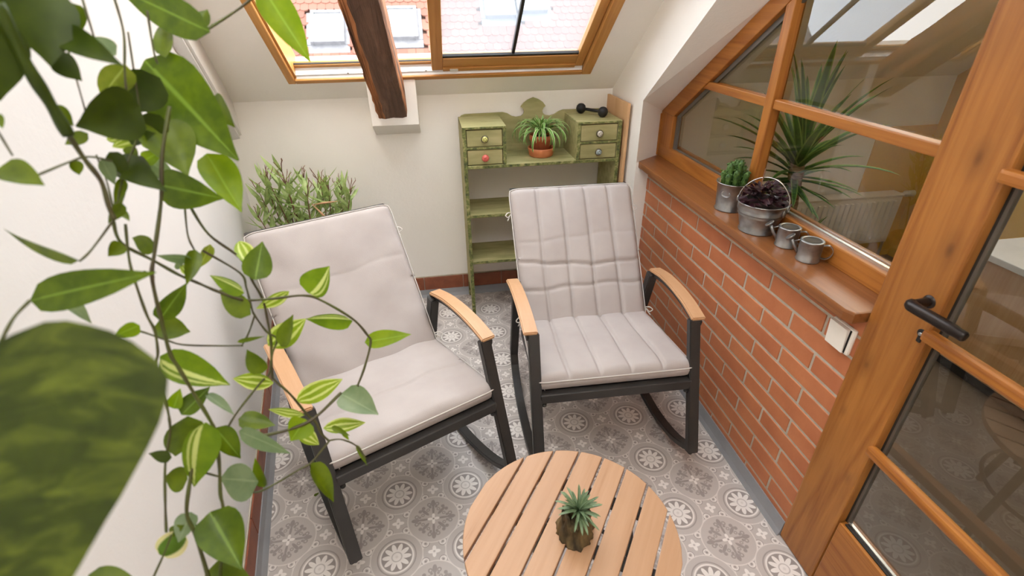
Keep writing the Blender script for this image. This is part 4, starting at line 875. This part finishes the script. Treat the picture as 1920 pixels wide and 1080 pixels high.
LEAVES=[
((-1.4777,-1.4080,1.6505),(-1.4745,-1.4375,1.5757),(-0.7453,-0.6304,0.2171),0.0610,"d"),
((-1.4775,-1.4148,1.5843),(-1.4638,-1.4172,1.5569),(-0.8950,0.0075,-0.4459),0.0270,"d"),
((-1.4824,-1.4823,1.6227),(-1.5017,-1.4887,1.5471),(-0.6411,-0.7335,0.2256),0.0494,"d"),
((-1.4978,-1.3168,1.6340),(-1.5034,-1.3086,1.5985),(-0.6055,-0.7911,-0.0869),0.0228,"p"),
((-1.4537,-1.3469,1.5772),(-1.5154,-1.3070,1.5951),(0.5733,0.6858,0.4484),0.0288,"g"),
((-1.4539,-1.3327,1.5650),(-1.5063,-1.3164,1.5235),(-0.6129,-0.5652,0.5522),0.0344,"o"),
((-1.4271,-1.3897,1.5234),(-1.4706,-1.4441,1.5126),(-0.0572,-0.1491,0.9872),0.0577,"d"),
((-1.4702,-1.2448,1.5638),(-1.3578,-1.3360,1.4430),(-0.7935,-0.2339,-0.5618),0.0862,"v"),
((-1.3615,-1.2817,1.5982),(-1.5043,-1.1769,1.6522),(0.3872,0.0532,0.9204),0.0451,"v"),
((-1.3963,-1.2185,1.6016),(-1.3853,-1.2008,1.6255),(0.9356,-0.1605,-0.3144),0.0230,"p"),
((-1.4336,-1.2652,1.5674),(-1.4466,-1.2010,1.6196),(0.9830,0.0576,0.1742),0.0256,"p"),
((-1.3982,-1.2365,1.5101),(-1.3636,-1.2873,1.4755),(-0.7274,-0.0269,-0.6857),0.0295,"p"),
((-1.4560,-1.3094,1.4928),(-1.4149,-1.3574,1.4269),(-0.7393,-0.6727,0.0294),0.0640,"p"),
((-1.4715,-1.3245,1.4079),(-1.3801,-1.3726,1.3970),(-0.2150,-0.1913,-0.9577),0.0505,"v"),
((-1.4200,-1.2647,1.4339),(-1.3775,-1.3118,1.3550),(-0.7696,-0.6376,-0.0338),0.0495,"b"),
((-1.4676,-1.3314,1.4781),(-1.5097,-1.3290,1.4639),(-0.3171,0.0249,0.9481),0.0187,"y"),
((-1.4940,-1.3631,1.4548),(-1.4140,-1.4338,1.4365),(-0.6303,-0.5799,-0.5162),0.0327,"d"),
((-1.4810,-1.3206,1.4419),(-1.4517,-1.3276,1.4548),(0.3990,-0.0134,-0.9169),0.0194,"b"),
((-1.5280,-1.4939,1.4853),(-1.4719,-1.5291,1.4724),(-0.5434,-0.6897,-0.4786),0.0266,"p"),
((-1.5113,-1.4100,1.4685),(-1.5130,-1.4083,1.4489),(-0.7424,-0.6699,0.0072),0.0131,"p"),
((-1.4956,-1.4073,1.3903),(-1.4854,-1.3753,1.4207),(0.8955,-0.4213,0.1434),0.0162,"p"),
((-1.4943,-1.3999,1.3999),(-1.4728,-1.4194,1.3904),(-0.6035,-0.7680,0.2144),0.0127,"p"),
((-1.4649,-1.5426,1.3938),(-1.5814,-1.4824,1.4071),(-0.0036,-0.2229,0.9748),0.0190,"p"),
((-1.4805,-1.4404,1.3698),(-1.4910,-1.4573,1.3594),(-0.3820,-0.3025,0.8732),0.0187,"p"),
((-1.4591,-1.4131,1.3471),(-1.4949,-1.3954,1.3579),(0.3717,0.1980,0.9070),0.0237,"p"),
((-1.5470,-1.5225,1.3407),(-1.3901,-1.5649,1.3841),(0.0783,-0.5568,-0.8270),0.0389,"v"),
((-1.4947,-1.4798,1.3378),(-1.5030,-1.5048,1.3291),(-0.4975,-0.1359,0.8568),0.0159,"o"),
((-1.5598,-1.4672,1.3207),(-1.5381,-1.4668,1.2715),(-0.2764,-0.9522,-0.1304),0.0184,"g"),
((-1.4861,-1.4653,1.2610),(-1.5126,-1.4787,1.2563),(-0.1423,-0.0662,0.9876),0.0204,"b"),
((-1.4795,-1.4332,1.2478),(-1.4269,-1.4337,1.3019),(0.6665,0.3726,-0.6457),0.0286,"v"),
((-1.5041,-1.4090,1.2238),(-1.4673,-1.3961,1.2010),(-0.1100,-0.7776,-0.6191),0.0338,"p"),
((-1.4783,-1.4660,1.2090),(-1.4030,-1.4690,1.1487),(-0.5382,-0.5421,-0.6454),0.0419,"s"),
((-1.4790,-1.4853,1.1305),(-1.4630,-1.4790,1.1594),(0.8765,-0.0230,-0.4809),0.0186,"b"),
((-1.4730,-1.4847,1.1166),(-1.4431,-1.4459,1.1330),(0.7808,-0.3981,-0.4815),0.0279,"v"),
((-1.4474,-1.4544,1.1264),(-1.4078,-1.4743,1.0981),(-0.2898,-0.9251,0.2453),0.0180,"g"),
((-1.4182,-1.4519,1.0673),(-1.3659,-1.4572,1.0511),(-0.2058,-0.9076,-0.3659),0.0284,"p"),
((-1.4135,-1.4711,1.0606),(-1.3302,-1.5206,1.0491),(-0.3775,-0.4488,-0.8100),0.0254,"g"),
((-1.4415,-1.4752,1.0763),(-1.4189,-1.4826,1.0134),(-0.5844,-0.8031,-0.1162),0.0317,"v"),
((-1.4163,-1.5331,1.1397),(-1.4502,-1.5601,1.0457),(-0.8711,-0.2892,0.3969),0.0420,"s"),
((-1.4517,-1.5063,1.1317),(-1.4913,-1.5072,1.0548),(-0.7679,-0.4987,0.4020),0.0460,"p"),
((-1.3850,-1.5254,1.0053),(-1.4552,-1.4955,0.9896),(0.0495,0.5535,0.8314),0.0531,"g"),
((-1.4617,-1.5462,1.0521),(-1.4904,-1.5461,1.0600),(0.2312,0.5072,0.8302),0.0335,"p"),
((-1.4669,-1.5481,1.0980),(-1.4939,-1.5444,1.1073),(0.3469,0.3516,0.8695),0.0167,"d"),
((-1.4392,-1.5674,1.0035),(-1.3871,-1.6365,0.9652),(-0.8058,-0.5914,-0.0300),0.0547,"v"),
((-1.4586,-1.5988,0.9161),(-1.3828,-1.6331,0.9292),(-0.3978,-0.9132,-0.0888),0.0362,"p"),
((-1.4606,-1.5707,1.0129),(-1.4692,-1.6047,0.9970),(-0.9644,0.1398,0.2246),0.0271,"g"),
((-1.4701,-1.5856,0.9891),(-1.5024,-1.6019,0.9736),(-0.5118,0.2293,0.8279),0.0355,"c"),
((-1.5431,-1.6542,1.0254),(-1.4876,-1.6635,1.0072),(-0.1938,-0.9767,-0.0925),0.0250,"p"),
((-1.3993,-1.2971,1.3013),(-1.3751,-1.3430,1.2743),(-0.8730,-0.4860,0.0412),0.0260,"y"),
((-1.3702,-1.3574,1.2598),(-1.3573,-1.3194,1.3068),(0.9364,0.0997,-0.3366),0.0398,"v"),
((-1.3127,-1.3079,1.2024),(-1.2699,-1.2998,1.2453),(0.7096,-0.2430,-0.6613),0.0456,"s"),
((-1.3331,-1.3337,1.2224),(-1.3842,-1.3509,1.2017),(-0.2813,-0.2701,0.9208),0.0234,"y"),
((-1.2435,-1.3346,1.1540),(-1.3298,-1.2992,1.1455),(-0.0565,0.1024,0.9931),0.0297,"s"),
((-1.3795,-1.3599,1.1376),(-1.3150,-1.3500,1.1745),(0.5084,-0.1606,-0.8460),0.0396,"y"),
((-1.3488,-1.3899,1.1533),(-1.3218,-1.3768,1.2029),(0.7476,-0.6175,-0.2443),0.0290,"p"),
((-1.2373,-1.2990,1.0825),(-1.1525,-1.3052,1.0969),(0.0418,-0.8026,-0.5950),0.0317,"b"),
((-1.3523,-1.3864,1.0352),(-1.2734,-1.3671,1.0563),(0.3244,-0.3769,-0.8676),0.0337,"y"),
((-1.2782,-1.3769,1.0324),(-1.2136,-1.4257,1.0224),(-0.6082,-0.7561,-0.2417),0.0481,"g"),
((-1.3301,-1.4262,1.0372),(-1.4000,-1.3896,1.0262),(0.1049,0.4641,0.8795),0.0151,"y"),
((-1.3265,-1.4365,1.0370),(-1.3474,-1.4656,1.0210),(-0.6623,0.0655,0.7464),0.0418,"b"),
((-1.3166,-1.3977,0.9759),(-1.2449,-1.3916,0.9719),(0.0348,-0.7984,-0.6011),0.0250,"y"),
((-1.3537,-1.4116,0.9925),(-1.3236,-1.4193,0.9590),(-0.5063,-0.8198,-0.2674),0.0248,"y"),
((-1.2979,-1.4095,0.9883),(-1.2667,-1.4325,0.9858),(-0.5320,-0.6646,-0.5246),0.0093,"p"),
((-1.3317,-1.4543,0.9546),(-1.3000,-1.4787,0.8787),(-0.5167,-0.8542,0.0588),0.0313,"p"),
((-1.3842,-1.5165,0.9808),(-1.3947,-1.4969,1.0248),(0.9457,-0.1460,0.2904),0.0194,"p"),
((-1.3646,-1.4192,1.1051),(-1.4310,-1.4011,1.1085),(0.1854,0.5233,0.8318),0.0259,"y"),
((-1.3739,-1.4246,1.1304),(-1.3856,-1.4218,1.1763),(0.9553,0.1846,0.2311),0.0266,"p"),
((-1.4330,-1.3876,1.3171),(-1.4681,-1.4036,1.3305),(0.4621,-0.3198,0.8271),0.0189,"g"),
((-1.4300,-1.3753,1.3253),(-1.4366,-1.4155,1.2903),(-0.7113,-0.3910,0.5842),0.0206,"p"),
((-1.4189,-1.3515,1.3220),(-1.4466,-1.3486,1.2803),(-0.7438,-0.4853,0.4596),0.0168,"o"),
((-1.4427,-1.3884,1.2918),(-1.4518,-1.3851,1.3099),(0.7844,0.5468,0.2927),0.0108,"y"),
((-1.3835,-1.3761,1.2481),(-1.4441,-1.3378,1.2651),(0.4330,0.3096,0.8466),0.0208,"s"),
((-1.3756,-1.3962,1.2214),(-1.4382,-1.3404,1.2420),(0.5975,0.4169,0.6850),0.0318,"p"),
((-1.3231,-1.1273,1.6575),(-1.2668,-1.1485,1.5468),(-0.8619,-0.3436,-0.3729),0.0487,"b"),
((-1.4064,-1.3981,1.1759),(-1.3632,-1.4062,1.1863),(0.1107,-0.5068,-0.8549),0.0066,"p"),
((-1.5094,-1.4924,1.5378),(-1.5007,-1.5052,1.5255),(-0.8132,-0.5812,0.0302),0.0086,"p"),
((-1.2607,-1.4234,0.9519),(-1.2447,-1.4443,0.9181),(-0.8945,-0.4142,-0.1683),0.0075,"p"),
((-1.2807,-1.4188,0.9870),(-1.2699,-1.4257,0.9664),(-0.8240,-0.5007,-0.2653),0.0074,"b"),
((-1.4812,-1.3955,1.6065),(-1.3957,-1.4687,1.5816),(-0.5751,-0.4351,-0.6927),0.0276,"d"),
((-1.4317,-1.3051,1.5460),(-1.4996,-1.2949,1.5060),(-0.5177,-0.1446,0.8432),0.0499,"d"),
((-1.4907,-1.3978,1.4965),(-1.5297,-1.3860,1.4816),(-0.3679,-0.0424,0.9289),0.0142,"p"),
((-1.4812,-1.3885,1.4711),(-1.4710,-1.3884,1.4383),(-0.5930,-0.7831,-0.1874),0.0199,"d"),
((-1.4788,-1.3491,1.4502),(-1.4416,-1.3862,1.4358),(-0.6163,-0.3436,-0.7086),0.0223,"d"),
((-1.4783,-1.4142,1.4691),(-1.4779,-1.4101,1.4357),(-0.6200,-0.7779,-0.1028),0.0165,"g"),
((-1.4787,-1.3860,1.4359),(-1.4830,-1.4175,1.4142),(-0.5133,-0.4379,0.7381),0.0132,"p"),
((-1.4781,-1.3049,1.4698),(-1.4534,-1.3261,1.4515),(-0.7479,-0.4738,-0.4650),0.0179,"b"),
((-1.4417,-1.3177,1.5008),(-1.4722,-1.3247,1.4697),(-0.6219,-0.3656,0.6925),0.0309,"d"),
((-1.4998,-1.4255,1.5323),(-1.4896,-1.4174,1.5092),(-0.3831,-0.8052,-0.4527),0.0172,"p"),
((-1.4822,-1.3370,1.4744),(-1.4409,-1.3467,1.4830),(0.0853,-0.4295,-0.8990),0.0198,"d"),
((-1.4815,-1.3113,1.4402),(-1.4558,-1.3068,1.4077),(-0.7640,-0.1523,-0.6270),0.0274,"g"),
((-1.4631,-1.4365,1.4203),(-1.4821,-1.4450,1.3972),(-0.4525,-0.6517,0.6088),0.0151,"p"),
((-1.4788,-1.3518,1.4686),(-1.4635,-1.3682,1.4545),(-0.7847,-0.6006,-0.1534),0.0143,"p"),
((-1.5079,-1.3370,1.4757),(-1.4753,-1.3445,1.4841),(0.1936,-0.2296,-0.9538),0.0130,"y"),
((-1.4592,-1.3857,1.3015),(-1.4422,-1.3859,1.3213),(0.7549,0.1072,-0.6470),0.0076,"g"),
((-1.4884,-1.5861,0.9942),(-1.4616,-1.5917,1.0134),(0.3872,-0.5842,-0.7133),0.0133,"p"),
]
VINES=[
(0.0061,[(-1.4733,-1.4775,1.6335),(-1.4712,-1.4782,1.5805),(-1.4687,-1.4736,1.5419),(-1.4656,-1.4721,1.5087)]),
(0.0028,[(-1.4727,-1.4607,1.5065),(-1.4685,-1.4589,1.4793),(-1.4632,-1.4564,1.4535),(-1.4617,-1.4649,1.4225),(-1.4602,-1.4670,1.4098)]),
(0.0013,[(-1.4673,-1.3466,1.6417),(-1.4648,-1.3582,1.5951)]),
(0.0015,[(-1.4552,-1.3006,1.6393),(-1.4529,-1.3127,1.6001),(-1.4565,-1.3357,1.5573),(-1.4578,-1.3486,1.5306)]),
(0.0014,[(-1.4388,-1.2626,1.6242),(-1.4385,-1.2824,1.5774),(-1.4367,-1.2871,1.5614)]),
(0.0025,[(-1.4217,-1.3276,1.5127),(-1.4334,-1.3653,1.4591),(-1.4395,-1.3954,1.4076),(-1.4502,-1.4330,1.3524),(-1.4552,-1.4520,1.3235),(-1.4538,-1.4700,1.2771),(-1.4509,-1.4875,1.2288),(-1.4456,-1.4920,1.2046),(-1.4356,-1.4997,1.1625),(-1.4246,-1.5084,1.1190),(-1.4221,-1.5141,1.1014),(-1.4221,-1.5333,1.0599),(-1.4248,-1.5533,1.0226),(-1.4246,-1.5671,0.9926),(-1.4365,-1.6151,0.9137)]),
(0.0021,[(-1.4934,-1.4158,1.3920),(-1.4908,-1.4238,1.3632),(-1.4705,-1.4108,1.3302),(-1.4502,-1.4011,1.3001),(-1.4341,-1.3932,1.2812),(-1.4167,-1.3859,1.2618),(-1.3894,-1.3745,1.2364),(-1.3546,-1.3544,1.2227),(-1.3155,-1.3327,1.2118),(-1.2910,-1.3249,1.1963),(-1.2464,-1.3214,1.1513),(-1.2255,-1.3267,1.1183),(-1.2209,-1.3321,1.1029),(-1.2350,-1.3573,1.0681),(-1.2487,-1.3766,1.0448)]),
(0.0013,[(-1.5038,-1.4936,1.4723),(-1.4885,-1.4492,1.4766),(-1.4799,-1.4308,1.4761),(-1.4682,-1.4132,1.4656)]),
(0.0014,[(-1.4409,-1.3363,1.3828),(-1.4420,-1.3564,1.3414),(-1.4378,-1.3622,1.3199)]),
(0.0020,[(-1.4408,-1.3243,1.3719),(-1.4256,-1.3303,1.3288),(-1.3947,-1.3257,1.2843),(-1.3824,-1.3355,1.2443),(-1.3736,-1.3421,1.2175),(-1.3707,-1.3529,1.1912),(-1.3691,-1.3707,1.1526),(-1.3724,-1.3956,1.1066),(-1.3694,-1.3997,1.0940),(-1.3513,-1.4024,1.0637),(-1.3324,-1.4099,1.0245),(-1.3210,-1.4124,1.0053),(-1.3150,-1.4188,0.9854),(-1.3052,-1.4216,0.9685)]),
(0.0017,[(-1.4296,-1.3567,1.3149),(-1.3927,-1.3467,1.2686),(-1.3875,-1.3537,1.2453),(-1.3841,-1.3658,1.2149),(-1.3813,-1.3695,1.2030),(-1.3694,-1.3745,1.1743),(-1.3578,-1.3742,1.1580),(-1.3661,-1.3893,1.1392),(-1.3721,-1.4056,1.1147),(-1.3845,-1.4183,1.1073),(-1.4135,-1.4520,1.0845),(-1.4267,-1.4696,1.0704)]),
(0.0014,[(-1.3812,-1.3686,1.2045),(-1.3897,-1.3843,1.1856),(-1.3995,-1.3989,1.1715),(-1.4058,-1.4034,1.1725),(-1.4572,-1.4353,1.2032),(-1.4753,-1.4457,1.2223),(-1.4929,-1.4564,1.2454),(-1.4962,-1.4604,1.2459)]),
(0.0026,[(-1.2718,-1.3984,1.0527),(-1.3149,-1.4341,1.0339),(-1.3499,-1.4562,1.0368),(-1.3804,-1.4735,1.0470)]),
(0.0017,[(-1.2985,-1.4364,0.9828),(-1.3263,-1.4623,0.9652),(-1.3453,-1.4751,0.9644),(-1.3742,-1.4952,0.9638),(-1.3971,-1.5108,0.9665),(-1.4092,-1.5159,0.9755)]),
(0.0014,[(-1.3001,-1.4369,0.9836),(-1.2813,-1.4299,0.9755),(-1.2597,-1.4285,0.9544),(-1.2469,-1.4352,0.9273)]),
(0.0018,[(-1.4795,-1.4189,1.3863),(-1.4810,-1.4391,1.3427),(-1.4787,-1.4507,1.3076),(-1.4750,-1.4609,1.2721),(-1.4712,-1.4654,1.2507),(-1.4713,-1.4773,1.2238),(-1.4744,-1.4889,1.2061),(-1.4715,-1.5014,1.1695),(-1.4704,-1.5134,1.1396)]),
(0.0018,[(-1.4704,-1.5134,1.1396),(-1.4715,-1.5235,1.1198),(-1.4792,-1.5477,1.0854),(-1.4838,-1.5726,1.0412),(-1.4866,-1.5920,1.0048)]),
(0.0026,[(-1.4410,-1.5319,1.1045),(-1.4493,-1.5579,1.0668),(-1.4567,-1.5838,1.0275),(-1.4523,-1.5939,0.9944),(-1.4459,-1.6178,0.9275)]),
(0.0014,[(-1.4768,-1.5981,1.0066),(-1.4858,-1.6163,0.9895),(-1.4971,-1.6384,0.9713)]),
(0.0014,[(-1.4730,-1.4453,1.4036),(-1.4886,-1.4824,1.3804),(-1.4955,-1.4991,1.3738)]),
(0.0016,[(-1.4915,-1.5899,1.3748),(-1.4955,-1.6118,1.3684),(-1.4987,-1.6330,1.3560)]),
(0.0020,[(-1.3833,-1.2294,1.5991),(-1.3454,-1.1823,1.6255),(-1.3167,-1.1471,1.6499)]),
(0.0019,[(-1.4053,-1.2425,1.6209),(-1.3919,-1.2345,1.6068),(-1.3809,-1.2259,1.6016),(-1.3761,-1.2195,1.6054)]),
(0.0014,[(-1.4855,-1.4227,1.3992),(-1.4784,-1.3995,1.4296),(-1.4697,-1.3754,1.4568),(-1.4619,-1.3552,1.4790),(-1.4562,-1.3335,1.5117)]),
(0.0010,[(-1.4935,-1.3615,1.6042),(-1.4912,-1.3820,1.5307),(-1.4907,-1.3863,1.5161),(-1.4898,-1.3903,1.5011)]),
(0.0016,[(-1.4470,-1.5317,1.0451),(-1.4328,-1.5267,1.0272)]),
(0.0015,[(-1.4636,-1.5732,0.9911),(-1.4495,-1.5725,0.9624)]),
(0.0011,[(-1.5089,-1.5016,1.5221),(-1.5067,-1.5017,1.4974)]),
(0.0012,[(-1.4615,-1.2831,1.6002),(-1.4619,-1.3220,1.5099)]),
(0.0011,[(-1.4780,-1.4243,1.3207),(-1.4705,-1.4205,1.3082)]),
(0.0010,[(-1.4898,-1.4013,1.4715),(-1.4865,-1.4081,1.4398),(-1.4852,-1.4210,1.4021)]),
]
BIG=((-1.3854,-1.7732,1.4277),(-1.3768,-1.9163,1.2433),(-1.2726,-1.8031,1.3958))
hv = thing('trailing_vine', 'hanging vines with many striped and plain leaves in front of the left wall', 'hanging plant', VINES[5][1][0])
for r, pts in VINES:
    q = spline(pts, 6); obj('vine', tube(B(), q, [r * (1 + .12 * math.sin(i * .9)) for i in range(len(q))], 7), 'ld' if r > .005 else 'vine', hv)
PROF = {'d': 'ovate', 'v': 'ovate', 's': 'ovate', 'y': 'lance', 'g': 'ovate', 'b': 'ovate', 'p': 'ovate', 'o': 'ovate', 'c': 'round'}
rv = random.Random(3)
for b, t, s, w, k in LEAVES:
    obj('leaf', leaf_mesh(b, t, s, w * 1.08, PROF[k], rv.uniform(.12, .32), rv.uniform(-.02, .10), 10, rv.uniform(0, .05)), 'l' + k, hv)
bp = thing('giant_pothos', 'huge blurred mottled pothos leaf hanging close to the camera', 'hanging plant', BIG[0])
b, t, e = (Vector(v) for v in BIG); ax = (t - b).normalized(); s = (e - b); s = s - ax * s.dot(ax); 
obj('leaf', leaf_mesh(b, t, s, s.length * 2.0, 'big', .04, .03, 16, .01), 'big', bp)
obj('petiole', tube(B(), spline([b + Vector((0, 0, .003)), b + Vector((-.03, .01, .05)), b + Vector((-.07, .02, .13)), b + Vector((-.09, .02, .26))], 5), .004, 8), 'vine', bp)
